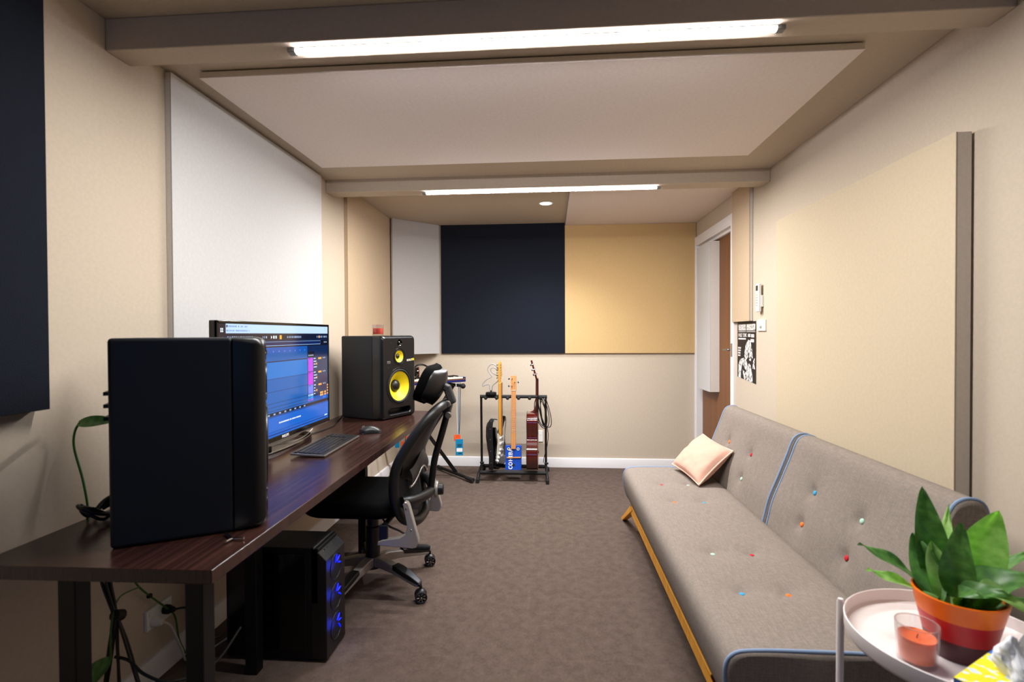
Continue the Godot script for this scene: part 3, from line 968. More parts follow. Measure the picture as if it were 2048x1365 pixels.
func build_monitor() -> void:
	var o := thing("monitor", "large black monitor showing blue music software", "monitor", Vector3(-1.215, 0.74, -2.231), PI / 2)
	var w := 0.94
	var h := 0.52
	var y0 := 0.087
	var cy := y0 + h / 2
	# housing: a thin panel with a shallow bulge behind
	var m := MB.new()
	var sec := []
	for k in [[0.0, 0.015, 0.006], [0.0, -0.012, 0.006], [0.03, -0.022, 0.02], [0.12, -0.050, 0.04], [0.14, -0.056, 0.04]]:
		sec.append([rounded_rect(w - k[0] * 2, h - k[0] * 2, k[2]), k[1], cy])
	m.grid(loop_rows(sec), true, false, true)
	m.face([Vector3(-w / 2 + 0.14, y0 + 0.14, -0.056), Vector3(w / 2 - 0.14, y0 + 0.14, -0.056), Vector3(w / 2 - 0.14, y0 + h - 0.14, -0.056), Vector3(-w / 2 + 0.14, y0 + h - 0.14, -0.056)], Vector3.FORWARD)
	part(m, "housing", M.black_plastic, o)
	# bezel bars
	var bz := MB.new()
	var b := 0.012
	bz.rbox(Transform3D(Basis.IDENTITY, Vector3(0, y0 + h - b / 2, 0.012)), Vector3(w, b, 0.012), 0.003)
	bz.rbox(Transform3D(Basis.IDENTITY, Vector3(0, y0 + 0.010, 0.012)), Vector3(w, 0.020, 0.012), 0.003)
	for s in [-1, 1]: bz.rbox(Transform3D(Basis.IDENTITY, Vector3(s * (w / 2 - b / 2), cy, 0.012)), Vector3(b, h, 0.012), 0.003)
	part(bz, "bezel", M.black_gloss, o)
	# silver lip under the bezel that dips round the maker's plate in the middle
	var lip := MB.new()
	lip.prism(PackedVector2Array([Vector2(-w / 2 + 0.01, 0.0), Vector2(w / 2 - 0.01, 0.0), Vector2(w / 2 - 0.02, -0.008), Vector2(0.16, -0.008), Vector2(0.10, -0.018), Vector2(-0.10, -0.018), Vector2(-0.16, -0.008), Vector2(-w / 2 + 0.02, -0.008)]), -0.004, 0.014, Transform3D(Basis.IDENTITY, Vector3(0, y0, 0)), 0.001)
	part(lip, "silver_lip", M.brushed, o, "thin silver lip under the screen")
	lettering("PHILIPS", 0.012, 0.0008, M.ink_white, o, Vector3(0.0, y0 + 0.010, 0.0186), Basis.IDENTITY, "maker_lettering")
	# screen
	var sc := MB.new()
	var sx := w / 2 - b
	var sy0 := y0 + 0.020
	var sy1 := y0 + h - b
	sc.face([Vector3(-sx, sy0, 0.0145), Vector3(sx, sy0, 0.0145), Vector3(sx, sy1, 0.0145), Vector3(-sx, sy1, 0.0145)], Vector3.BACK, [Vector2(0, 1), Vector2(1, 1), Vector2(1, 0), Vector2(0, 0)])
	var sm := mat(Color(0.01, 0.01, 0.012), 0.09)
	sm.emission_enabled = true
	sm.emission_texture = screen_image()
	sm.emission = Color(1, 1, 1)
	sm.emission_operator = BaseMaterial3D.EMISSION_OP_MULTIPLY
	sm.emission_energy_multiplier = 1.15
	part(sc, "screen", sm, o, "glowing blue screen with magenta track headers")
	area(Vector3(0, cy, 0.022), Vector2(w - 0.03, h - 0.04), 0.006, Color(0.20, 0.45, 1.0), Basis(Vector3.UP, PI), o)
	# neck and open oval ring foot
	part(box(Vector3(0.0, 0.05, -0.075), Vector3(0.07, 0.10, 0.02), 0.004), "neck", M.black_plastic, o)
	var rg := MB.new()
	var pts := []
	for i in 40:
		var a := TAU * i / 40
		pts.append(Vector2(cos(a), sin(a)))
	var band_rows := []
	for q in [[0.0, 0.001], [0.0, 0.024], [-0.004, 0.026], [-0.008, 0.024], [-0.008, 0.001]]:
		var row := []
		for c in pts: row.append(Vector3(0.13 + c.x * (0.36 + q[0]), q[1], -0.125 + c.y * (0.108 + q[0])))
		band_rows.append(row)
	rg.grid(band_rows, true, true, true)
	part(rg, "ring_foot", M.chrome, o, "chrome oval ring foot")

func build_desk_items() -> void:
	# keyboard: aluminium tray, black plate, rows of low keys
	var k := thing("computer_keyboard", "slim black computer keyboard with a silver edge on the desk", "keyboard", Vector3(-1.095, 0.74, -2.445), PI / 2 + 0.035)
	var tilt := Basis(Vector3.RIGHT, 0.06)
	var m := MB.new()
	m.rbox(Transform3D(tilt, Vector3(0, 0.011, 0)), Vector3(0.46, 0.010, 0.160), 0.003)
	part(m, "tray", M.brushed, k, "silver tray of the keyboard")
	m = MB.new()
	m.rbox(Transform3D(tilt, Vector3(0, 0.0155, 0.0)), Vector3(0.452, 0.004, 0.150), 0.002)
	part(m, "key_plate", M.black_plastic, k)
	m = MB.new()
	for r in 6:
		var x := -0.218
		while x < 0.212:
			var w := 0.0165
			if r == 5 and x > -0.14 and x < -0.10: w = 0.100
			if x + w > 0.222: break
			if not (absf(x - 0.062) < 0.008 or absf(x - 0.128) < 0.006):
				var at := Vector3(x + w / 2, 0.0195, -0.060 + r * 0.0215)
				m.rbox(Transform3D(tilt, Vector3(at.x, 0.0185 - at.z * 0.06, at.z)), Vector3(w - 0.002, 0.005, 0.0180 if r > 0 else 0.012), 0.0012, 1)
			x += w + 0.0016
	var keys := part(m, "keys", M.key_black, k, "rows of small black keys")
	keys.set_meta("kind", "stuff")
	# mouse
	var ms := thing("mouse", "black computer mouse beside the keyboard", "mouse", Vector3(-1.005, 0.74, -2.80), PI / 2 + 0.5)
	m = MB.new()
	var rows := []
	for i in 13:
		var t := float(i) / 12
		var row := []
		var half := 0.036 * sqrt(maxf(0.0, 1 - pow(absf(t * 2 - 1), 3.0))) * (0.92 + 0.08 * cos(t * TAU))
		var top := 0.040 * pow(sin(PI * clampf(t * 0.86 + 0.12, 0, 1)), 0.7)
		for j in 13:
			var a := PI * j / 12
			row.append(Vector3(cos(a) * half, 0.002 + pow(sin(a), 0.8) * maxf(top, 0.004), -0.062 + 0.124 * t))
		rows.append(row)
	m.grid(rows, false, false, true)
	part(m, "shell", M.dark_plastic, ms)
	m = MB.new()
	m.tube([Vector3(-0.004, 0.034, -0.038), Vector3(0.004, 0.034, -0.038)], 0.009, 14)
	part(m, "scroll_wheel", M.silver, ms)
	m = MB.new()
	m.rbox(Transform3D(Basis.IDENTITY, Vector3(0, 0.003, 0)), Vector3(0.06, 0.004, 0.105), 0.002)
	part(m, "underside", M.black_plastic, ms)
	# little silver three-legged bracket lying near the desk edge
	var y := thing("metal_bracket", "tiny silver three-armed bracket lying on the desk edge", "bracket", Vector3(-0.852, 0.741, -1.307))
	for a in [Vector3(-0.042, 0.002, -0.033), Vector3(0.032, 0.003, -0.001), Vector3(-0.004, 0.002, 0.022)]:
		m = MB.new()
		m.tube([Vector3(0, 0.004, 0), a * Vector3(1, 1, 1) + Vector3(0, 0.003, 0)], 0.0035, 8)
		part(m, "arm", M.chrome, y)
	# cables on the desk
	solo(wire([Vector3(-1.45, 0.744, -3.52), Vector3(-1.40, 0.744, -3.35), Vector3(-1.34, 0.744, -3.12), Vector3(-1.30, 0.744, -2.95), Vector3(-1.33, 0.744, -2.70)], 0.003), "speaker_cable", M.cable_black, "thin black cable on the desk running to the candle-topped speaker", "cable")
	solo(wire([Vector3(-1.38, 0.763, -2.16), Vector3(-1.325, 0.775, -2.26), Vector3(-1.262, 0.772, -2.37), Vector3(-1.258, 0.770, -2.50), Vector3(-1.285, 0.772, -2.64), Vector3(-1.335, 0.772, -2.78), Vector3(-1.40, 0.775, -2.80), Vector3(-1.43, 0.80, -2.70)], 0.0032), "monitor_cable", M.cable_white, "white cable curving along the monitor's ring foot", "cable")
	# glass candle on the far speaker
	candle("candle_glass", "short glass with bright orange candle on top of the speaker", Vector3(-1.142, 1.286, -3.335), 0.040, 0.072, M.wax_red)

func candle(called: String, label: String, at: Vector3, r: float, h: float, wax: Material) -> void:
	var o := thing(called, label, "candle", at, 0.0, "candles in glasses")
	var m := MB.new()
	var t := 0.0025
	m.lathe([Vector2(0.0, 0.0005), Vector2(r * 0.86, 0.0005), Vector2(r * 0.90, 0.003), Vector2(r, h - 0.002), Vector2(r - t / 2, h), Vector2(r - t, h - 0.002), Vector2(r * 0.90 - t, 0.011), Vector2(r * 0.84 - t, 0.009), Vector2(0.0, 0.009)], 48, Transform3D.IDENTITY, 50)
	var gl := part(m, "glass", M.clear, o, "clear glass tumbler")
	m = MB.new()
	var lip := []
	for i in 48: lip.append(Vector3(cos(TAU * i / 48) * (r - t / 2), h, sin(TAU * i / 48) * (r - t / 2)))
	m.tube(lip, 0.0013, 6, false, true)
	part(m, "rim", M.glass, gl)
	m = MB.new()
	var k := h * 0.68
	var rw := r * 0.95 - t - 0.0008
	m.lathe([Vector2(0.0, 0.0102), Vector2(r * 0.86 - t, 0.0102), Vector2(r * 0.90 - t - 0.0006, 0.013), Vector2(rw, k), Vector2(rw * 0.9, k - 0.001), Vector2(rw * 0.72, k - 0.004), Vector2(rw * 0.35, k - 0.006), Vector2(0.0, k - 0.006)], 40, Transform3D.IDENTITY, 50)
	var w := part(m, "wax", wax, o, "orange wax")
	m = MB.new()
	m.tube([Vector3(0, k - 0.008, 0), Vector3(0.0005, k - 0.001, 0), Vector3(0.002, k + 0.003, 0.001)], 0.0011, 6)
	part(m, "wick", M.ink_black, w)

func build_under_desk() -> void:
	# computer tower
	var o := thing("computer_tower", "black computer tower with blue glowing fans under the desk", "computer", Vector3(-1.09, 0, -2.025))
	var w := 0.18
	part(box(Vector3(-0.01, 0.232, 0), Vector3(0.38, 0.44, w), 0.004), "case", M.black_metal, o)
	part(box(Vector3(-0.03, 0.24, w / 2 + 0.002), Vector3(0.32, 0.38, 0.004), 0.002), "side_window", M.black_gloss, o, "dark glass side window")
	var fp := MB.new()
	fp.prism(PackedVector2Array([Vector2(0.18, 0.012), Vector2(0.212, 0.012), Vector2(0.212, 0.405), Vector2(0.160, 0.456), Vector2(0.15, 0.456), Vector2(0.15, 0.02)]), -w / 2, w / 2, Transform3D.IDENTITY, 0.002)
	var front := part(fp, "front_panel", M.pc_front, o)
	var sl := Basis(Vector3.BACK, deg_to_rad(-44.4))
	for q in [[-0.045, 0.010], [-0.018, 0.010], [0.028, 0.015], [0.052, 0.015]]:
		part(box(Vector3(0.1866, 0.4312, q[0]), Vector3(0.008, 0.002, q[1]), 0.0006, 1, sl), "port", M.chrome, front)
	for i in 3:
		var y := 0.345 - i * 0.122
		var ring := MB.new()
		var pts := []
		for a in 24: pts.append(Vector3(0.2125, y + sin(TAU * a / 24) * 0.052, cos(TAU * a / 24) * 0.052))
		ring.tube(pts, 0.002, 6, false, true)
		var fan := part(ring, "fan_ring", M.black_plastic, front)
		var gl := MB.new()
		for a in 3:
			var an := 1.2 + a * 0.75 + i * 0.3
			gl.tube([Vector3(0.2135, y + sin(an) * 0.018, cos(an) * 0.018), Vector3(0.2135, y + sin(an + 0.35) * 0.033, cos(an + 0.35) * 0.033), Vector3(0.2135, y + sin(an + 0.5) * 0.046, cos(an + 0.5) * 0.046)], [0.002, 0.004, 0.002], 5)
		part(gl, "glowing_fan", M.led_blue, fan, "blue glowing fan blades")
		var l := OmniLight3D.new()
		l.light_energy = 0.0015
		l.light_color = Color(0.1, 0.25, 1.0)
		l.light_size = 0.02
		l.omni_range = 6.0
		l.omni_attenuation = 2.0
		l.shadow_enabled = true
		l.name = "fan_light"
		o.add_child(l, true)
		l.position = Vector3(0.245, y, 0)
	for s in [-1, 1]:
		part(box(Vector3(s * 0.14, 0.006, 0), Vector3(0.03, 0.012, 0.15), 0.002), "foot", M.black_rubber, o)
	# wall socket with two plugs
	var k := thing("wall_socket", "white double power socket on the wall under the desk", "socket", Vector3(WALL_L, 0.20, -1.822))
	part(box(Vector3(0.006, 0.038, 0), Vector3(0.012, 0.076, 0.125), 0.003), "face_plate", M.white_plastic, k)
	for s in [-1, 1]:
		part(box(Vector3(0.013, 0.058, s * 0.048), Vector3(0.004, 0.016, 0.010), 0.001), "switch", M.white_plastic, k)
	var p := thing("power_plug", "white plug and cable in the wall socket under the desk", "plug", Vector3(WALL_L + 0.0135, 0.225, -1.79))
	var m := MB.new()
	m.lathe([Vector2(0.0, 0.0), Vector2(0.018, 0.0), Vector2(0.017, 0.02), Vector2(0.010, 0.034), Vector2(0.0, 0.036)], 16, Transform3D(Basis(Vector3.BACK, -PI / 2), Vector3.ZERO))
	part(m, "plug_body", M.white_plastic, p)
	part_w(wire([Vector3(-1.443, 0.226, -1.79), Vector3(-1.43, 0.19, -1.82), Vector3(-1.425, 0.08, -1.865), Vector3(-1.42, 0.006, -1.91), Vector3(-1.36, 0.005, -2.1)], 0.004), "plug_cable", M.cable_white, p)
	p = thing("power_plug", "black plug and cable in the wall socket under the desk", "plug", Vector3(WALL_L + 0.0135, 0.242, -1.845))
	m = MB.new()
	m.lathe([Vector2(0.0, 0.0), Vector2(0.017, 0.0), Vector2(0.017, 0.016), Vector2(0.008, 0.040), Vector2(0.0, 0.041)], 16, Transform3D(Basis(Vector3.BACK, -PI / 2), Vector3.ZERO))
	part(m, "plug_body", M.black_rubber, p)
	part_w(wire([Vector3(-1.438, 0.242, -1.845), Vector3(-1.42, 0.225, -1.89), Vector3(-1.42, 0.15, -1.96), Vector3(-1.42, 0.01, -2.05), Vector3(-1.38, 0.006, -2.2)], 0.004), "plug_cable", M.cable_black, p)
	# bundle of black cables tied together, hanging behind the desk
	var c := thing("cable_bundle", "bundle of tied black cables hanging behind the desk end", "cables", Vector3(-1.30, 0, -1.42))
	var rng := RandomNumberGenerator.new()
	rng.seed = 3
	for i in 7:
		var a := Vector3(rng.randf_range(-1, 1), 0, rng.randf_range(-1, 1)) * 0.012
		var sp := Vector3(rng.randf_range(-0.10, 0.16), 0, rng.randf_range(-0.10, 0.12))
		m = wire([Vector3(-0.03, 0.66, -0.02) + a * 1.4, Vector3(-0.016, 0.57, 0) + a, Vector3(0.0, 0.50, 0) + a * 0.6, Vector3(0.01, 0.455, 0) + a * 0.5, Vector3(0.012 + sp.x * 0.15, 0.36, sp.z * 0.2) + a, Vector3(0.01 + sp.x * 0.45, 0.22, sp.z * 0.4) + a, Vector3(sp.x * 0.9, 0.06, sp.z * 0.8), Vector3(sp.x * 1.4, 0.006, sp.z * 1.4 - 0.05)], 0.0042)
		part(m, "cable", M.cable_black, c)
	part(wire([Vector3(0.005, 0.335, 0), Vector3(0.05, 0.325, 0), Vector3(0.10, 0.285, 0), Vector3(0.17, 0.255, -0.02), Vector3(0.24, 0.255, -0.10), Vector3(0.27, 0.32, -0.2)], 0.0045), "cable", M.cable_black, c)
	m = MB.new()
	m.tube([Vector3(0.018, 0.455, -0.012), Vector3(0.018, 0.467, 0.014)], 0.016, 10)
	part(m, "cable_tie", M.black_rubber, c)
	# cables piled behind the near speaker
	var d := thing("cable_coil", "loose black cables piled on the desk behind the speaker without the candle", "cables", Vector3(-1.34, 0.74, -1.43))
	for i in 4:
		var ph := i * 1.3
		var pts := []
		for j in 9:
			var a := ph + j * 0.75
			pts.append(Vector3(cos(a) * (0.03 + 0.006 * i), 0.012 + 0.045 * absf(sin(j * 0.8 + i)), sin(a) * 0.06))
		part(wire(pts, 0.005), "cable", M.cable_black, d)
	# climbing vine in its holder behind the desk
	var v := thing("trailing_vine", "green vine stem with long leaves rising behind the speaker and trailing under the desk", "plant", Vector3(-1.44, 0, -1.44))
	part_w(wire([Vector3(-1.46, 0.02, -1.93), Vector3(-1.46, 0.10, -1.895), Vector3(-1.46, 0.20, -1.875), Vector3(-1.455, 0.265, -1.82), Vector3(-1.455, 0.33, -1.76), Vector3(-1.455, 0.40, -1.70), Vector3(-1.45, 0.47, -1.65), Vector3(-1.44, 0.60, -1.55), Vector3(-1.43, 0.70, -1.48), Vector3(-1.405, 0.78, -1.45), Vector3(-1.42, 0.86, -1.45), Vector3(-1.445, 0.95, -1.45), Vector3(-1.442, 1.00, -1.45), Vector3(-1.425, 1.028, -1.45)], 0.0035), "stem", M.stem, v)
	part_w(leaf_mesh(Vector3(-1.43, 1.025, -1.45), Vector3(-1.30, 1.035, -1.455), 0.036, Vector3(0.1, 0.5, 0.86), 0.006), "leaf", M.leaf, v)
	part_w(leaf_mesh(Vector3(-1.17, 0.425, -1.27), Vector3(-1.30, 0.33, -1.22), 0.06, Vector3(0.3, 0.8, 0.5), -0.01), "leaf", M.leaf, v)
	part_w(wire([Vector3(-1.455, 0.40, -1.70), Vector3(-1.35, 0.47, -1.50), Vector3(-1.25, 0.47, -1.36), Vector3(-1.17, 0.425, -1.27)], 0.0025), "stem", M.stem, v)
	part_w(box(Vector3(-1.4555, 0.345, -1.746), Vector3(0.014, 0.014, 0.016), 0.003), "clip", M.black_rubber, v)
	# lanyards with passes hung under the far end of the desk
	for q in [[Vector3(-1.163, 0.305, -4.02), 0.02, M.tag_orange, "orange pass card hanging low by the keyboard stand, lower of two", 0.13], [Vector3(-1.127, 0.345, -4.03), -0.1, M.tag_orange, "orange pass card hanging by the keyboard stand, higher of two", 0.13], [Vector3(-1.236, 0.376, -4.05), 0.2, M.tag_blue, "small teal pass card hanging beside the orange ones", 0.075]]:
		var g := thing("pass_card", q[3], "pass card", q[0], q[1], "pass cards on the keyboard stand")
		var hh: float = q[4]
		part(box(Vector3(0, hh / 2, 0), Vector3(0.062 if hh > 0.1 else 0.035, hh, 0.002), 0.0009), "card", q[2], g)
		part(wire([Vector3(0, hh - 0.004, 0.002), Vector3(0.008, hh + 0.06, 0.004), Vector3(0.01, hh + 0.2, 0.0), Vector3(-1.175 - q[0].x + 0.006, 0.80 - q[0].y, -4.058 - q[0].z), Vector3(-1.182 - q[0].x, 0.853 - q[0].y, -4.066 - q[0].z)], 0.0022), "cord", M.cable_black, g)
		if hh > 0.1:
			for i in 3: part(box(Vector3(0.003, hh * 0.62 - i * 0.014, 0.0011), Vector3(0.036 - i * 0.006, 0.006, 0.0006), 0.0002, 1), "print_line", M.ink_black, g)

func leaf_mesh(a: Vector3, b: Vector3, width: float, face: Vector3, sag: float, fold := 0.25, wav := 0.0, blunt := 1.0) -> MB:
	var m := MB.new()
	var d := b - a
	var side := d.cross(face).normalized()
	var up := side.cross(d).normalized()
	var rows := []
	var nl := 18
	for i in nl + 1:
		var t := float(i) / nl
		var w := width * 0.5 * pow(sin(PI * pow(t * 0.93 + 0.05, 0.75 * blunt)), 0.85) * (1.0 if t < 0.98 else 0.4)
		if i == nl: w = 0.0004
		var c := a + d * t + up * sag * 4.0 * t * (1 - t)
		var row := []
		for j in 7:
			var s := (j - 3) / 3.0
			row.append(c + side * w * s + up * (absf(s) * w * fold + sin(t * 9.0 + s * 2.0) * wav * absf(s)))
		rows.append(row)
	m.grid(rows)
	return m

# ---------------------------------------------------------------- office chair
func puff(outline: PackedVector2Array, y0: float, y1: float, r: float, crown := 0.0) -> MB:
	var m := MB.new()
	var c := Vector2.ZERO
	for q in outline: c += q
	c /= outline.size()
	var rows := []
	var lev := []
	for i in 6:
		var a := PI / 2 * i / 5
		lev.append([1 - cos(PI / 2 - a), y0 + r * (1 - cos(a))])
	for i in 6:
		var a := PI / 2 * i / 5
		lev.append([1 - cos(a), y1 - r + r * sin(a)])
	for l in lev:
		var row := []
		for q in outline:
			var d: Vector2 = q - c
			var s: float = (d.length() - r * l[0]) / d.length()
			row.append(Vector3(c.x + d.x * s, l[1], c.y + d.y * s))
		rows.append(row)
	var top: Array = rows[-1]
	for k in [0.75, 0.5, 0.25, 0.002]:
		var row := []
		for q in top: row.append(Vector3(lerpf(c.x, q.x, k), y1 + crown * (1 - k * k), lerpf(c.y, q.z, k)))
		rows.append(row)
	var bottom := []
	for q in rows[0]: bottom.append(Vector3(c.x + (q.x - c.x) * 0.002, y0, c.y + (q.z - c.y) * 0.002))
	rows.push_front(bottom)
	m.grid(rows, true, false, true)
	return m

func back_x(y: float) -> float:
	var ks := [[0.36, -0.685], [0.42, -0.705], [0.52, -0.72], [0.65, -0.712], [0.75, -0.672], [0.85, -0.616], [0.94, -0.562]]
	for i in ks.size() - 1:
		if y <= ks[i + 1][0]:
			var t: float = clampf((y - ks[i][0]) / (ks[i + 1][0] - ks[i][0]), 0, 1)
			return lerpf(ks[i][1], ks[i + 1][1], t * t * (3 - 2 * t) * 0.3 + t * 0.7)
	return ks[-1][1]

func build_chair() -> void:
	var C := Vector3(-0.92, 0, -2.58)
	var o := thing("office_chair", "black mesh-back office chair with headrest and silver star base at the desk", "chair", C)
	# star base with castors
	for k in 5:
		var a := deg_to_rad(29.0 + 72.0 * k)
		var d := Vector3(cos(a), 0, sin(a))
		var s := Vector3(-sin(a), 0, cos(a))
		var m := MB.new()
		var rows := []
		for q in [[0.02, 0.125, 0.026, 0.032], [0.08, 0.126, 0.024, 0.030], [0.15, 0.118, 0.022, 0.026], [0.24, 0.098, 0.019, 0.020], [0.31, 0.080, 0.016, 0.014], [0.325, 0.076, 0.010, 0.008]]:
			var c: Vector3 = d * q[0] + Vector3.UP * q[1]
			var row := []
			for p in rounded_rect(q[2] * 2, q[3] * 1.5, 0.006, 2): row.append(c + s * p.x + Vector3.UP * p.y)
			rows.append(row)
		m.grid(rows, true)
		var leg := part(m, "base_leg", M.chair_silver, o, "silver spoke of the star base")
		m = MB.new()
		rows = []
		for q in [[0.165, 0.123, 0.023, 0.016], [0.20, 0.117, 0.024, 0.018], [0.27, 0.100, 0.022, 0.016], [0.325, 0.084, 0.016, 0.010], [0.336, 0.078, 0.006, 0.004]]:
			var c: Vector3 = d * q[0] + Vector3.UP * (q[1] + 0.006)
			var row := []
			for p in rounded_rect(q[2] * 2, q[3] * 1.6, 0.006, 2): row.append(c + s * p.x + Vector3.UP * p.y)
			rows.append(row)
		m.grid(rows, true)
		part(m, "foot_pad", M.black_plastic, leg)
		# castor: two wheels under a hood, turned a little
		var ca: float = a + [0.9, 0.5, -0.6, 0.3, -0.2][k]
		var ax := Vector3(cos(ca + 0.9), 0, sin(ca + 0.9))
		if k == 0 or k == 4: ax = Vector3(0.35, 0, 0.94).normalized()
		var cw := d * 0.335 + Vector3.UP * 0.029
		m = MB.new()
		m.tube([cw + Vector3.UP * 0.05, cw + Vector3.UP * 0.025], 0.007, 8)
		m.ball(cw + Vector3.UP * 0.006, Vector3(0.030, 0.030, 0.030), 14)
		var castor := part(m, "castor", M.black_plastic, o)
		for e in [-1, 1]:
			m = MB.new()
			var wc: Vector3 = cw + ax * e * 0.017
			var bs := Basis(ax.cross(Vector3.UP), ax, Vector3.UP) if e > 0 else Basis(ax.cross(Vector3.UP), -ax, Vector3.UP)
			m.lathe([Vector2(0.0, -0.010), Vector2(0.026, -0.010), Vector2(0.029, -0.006), Vector2(0.029, 0.007), Vector2(0.026, 0.010), Vector2(0.023, 0.010), Vector2(0.021, 0.006), Vector2(0.0, 0.006)], 20, Transform3D(bs, wc))
			part(m, "wheel", M.black_rubber, castor)
			m = MB.new()
			for i in 7:
				var t := TAU * i / 7
				var r := ax.cross(Vector3.UP) * cos(t) + Vector3.UP * sin(t)
				m.tube([wc + ax * e * 0.008 + r * 0.004, wc + ax * e * 0.008 + r * 0.021], 0.0026, 5)
			m.ball(wc + ax * e * 0.008, Vector3.ONE * 0.006, 8)
			part(m, "wheel_star", M.brushed, castor)
	var m := MB.new()
	m.lathe([Vector2(0.0, 0.09), Vector2(0.045, 0.09), Vector2(0.045, 0.145), Vector2(0.037, 0.15), Vector2(0.037, 0.30), Vector2(0.030, 0.305), Vector2(0.030, 0.40), Vector2(0.0, 0.40)], 24)
	part(m, "gas_column", M.black_plastic, o)
	part(box(Vector3(0.02, 0.405, 0), Vector3(0.22, 0.035, 0.17), 0.008), "tilt_mechanism", M.black_metal, o)
	# lever
	m = MB.new()
	m.tube(smooth_path([Vector3(-0.85, 0.385, -2.50), Vector3(-0.80, 0.35, -2.46), Vector3(-0.73, 0.335, -2.43), Vector3(-0.66, 0.30, -2.42)]), 0.005, 8)
	var lv := part_w(m, "lever", M.silver, o)
	m = MB.new()
	m.tube([Vector3(-0.70, 0.255, -2.44), Vector3(-0.67, 0.255, -2.44), Vector3(-0.60, 0.255, -2.44), Vector3(-0.585, 0.255, -2.44)], [0.010, 0.014, 0.014, 0.008], 10)
	part_w(m, "lever_grip", M.black_rubber, lv)
	# seat
	var ol := PackedVector2Array()
	for p in rounded_rect(0.52, 0.50, 0.13, 6): ol.append(p + Vector2(-0.96 + 0.0, -2.58))
	part_w(puff(ol, 0.415, 0.495, 0.038, 0.008), "seat", M.chair_fabric, o, "black padded fabric seat")
	# backrest frame loop and mesh
	var wid := [[0.365, 0.06], [0.375, 0.12], [0.41, 0.19], [0.48, 0.228], [0.56, 0.240], [0.66, 0.236], [0.76, 0.215], [0.85, 0.185], [0.905, 0.150], [0.93, 0.10], [0.937, 0.04]]
	var loop := []
	var rim := []
	for q in wid: rim.append(Vector3(back_x(q[0]) - 0.045 * pow(q[1] / 0.24, 2.0) + 0.03, q[0], -2.58 + q[1]))
	for q in rim: loop.append(q)
	for i in range(rim.size() - 1, -1, -1): loop.append(Vector3(rim[i].x, rim[i].y, -5.16 - rim[i].z))
	m = MB.new()
	m.tube(smooth_path(loop, 4, true), 0.024, 10, false, true, 1.0)
	part_w(m, "back_frame", M.black_plastic, o)
	m = MB.new()
	var rows := []
	for i in 21:
		var y := 0.37 + 0.56 * i / 20
		var hw := 0.04
		for k in wid.size() - 1:
			if y >= wid[k][0] and y <= wid[k + 1][0]:
				hw = lerpf(wid[k][1], wid[k + 1][1], (y - wid[k][0]) / (wid[k + 1][0] - wid[k][0]))
		var row := []
		for j in 13:
			var s := (j - 6) / 6.0
			row.append(Vector3(back_x(y) - 0.045 * pow(hw * s / 0.24, 2.0) + 0.03 - 0.004, y, -2.58 + hw * s))
		rows.append(row)
	m.grid(rows)
	part_w(m, "back_mesh", M.mesh_fabric, o, "black see-through mesh")
	# solid upper shell behind the mesh
	m = MB.new()
	var sec := []
	for q in [[0.56, 0.10], [0.62, 0.20], [0.68, 0.215], [0.78, 0.20], [0.86, 0.17], [0.92, 0.11]]:
		var row := []
		for j in 9:
			var s := (j - 4) / 4.0
			row.append(Vector3(back_x(q[0]) + 0.038 - 0.03 * s * s, q[0], -2.58 + q[1] * s))
		sec.append(row)
	m.grid(sec)
	part_w(m, "upper_shell", M.black_plastic, o)
	# cross bracket behind the back, spine, lumbar pad
	m = MB.new()
	m.tube(smooth_path([Vector3(-0.70, 0.50, -2.36), Vector3(-0.665, 0.495, -2.40), Vector3(-0.625, 0.49, -2.50), Vector3(-0.615, 0.49, -2.58), Vector3(-0.625, 0.49, -2.66), Vector3(-0.665, 0.495, -2.76), Vector3(-0.70, 0.50, -2.80)]), 0.026, 10)
	part_w(m, "cross_bracket", M.black_plastic, o)
	m = MB.new()
	m.tube(smooth_path([Vector3(-0.615, 0.48, -2.58), Vector3(-0.605, 0.56, -2.58), Vector3(-0.590, 0.66, -2.58), Vector3(-0.555, 0.78, -2.58), Vector3(-0.528, 0.88, -2.58), Vector3(-0.522, 0.93, -2.58)]), 0.017, 10)
	part_w(m, "spine", M.black_plastic, o)
	m = MB.new()
	rows = []
	for i in 7:
		var v := i / 6.0
		var row := []
		for j in 17:
			var s := (j - 8) / 8.0
			var bow := 0.03 * cos(s * PI)
			row.append(Vector3(-0.655 - 0.02 * s * s + 0.012 * sin(v * PI), 0.585 + 0.085 * v + bow, -2.58 + 0.165 * s))
		rows.append(row)
	m.grid(rows)
	var lum := part_w(m, "lumbar_support", M.grey_plastic, o, "grey curved lumbar support")
	m = MB.new()
	m.tube(rows[0], 0.006, 7)
	part_w(m, "lumbar_rim", M.silver, lum)
	# tension knob: silver collar and black grip
	var kb := Basis(Vector3(0, 0, 1), Vector3(0.97, 0, -0.10).normalized(), Vector3(0.10, 0, 0.97))
	kb = Basis(kb.y.cross(Vector3.UP).normalized(), kb.y, Vector3.UP)
	m = MB.new()
	m.lathe([Vector2(0.0, 0.0), Vector2(0.042, 0.0), Vector2(0.044, 0.008), Vector2(0.042, 0.016), Vector2(0.0, 0.016)], 24, Transform3D(kb, Vector3(-0.600, 0.485, -2.62)))
	var kn := part_w(m, "knob_collar", M.chair_silver, o)
	m = MB.new()
	m.lathe([Vector2(0.0, 0.017), Vector2(0.029, 0.017), Vector2(0.028, 0.040), Vector2(0.024, 0.044), Vector2(0.0, 0.044)], 20, Transform3D(kb, Vector3(-0.600, 0.485, -2.62)))
	part_w(m, "knob_grip", M.black_plastic, kn)
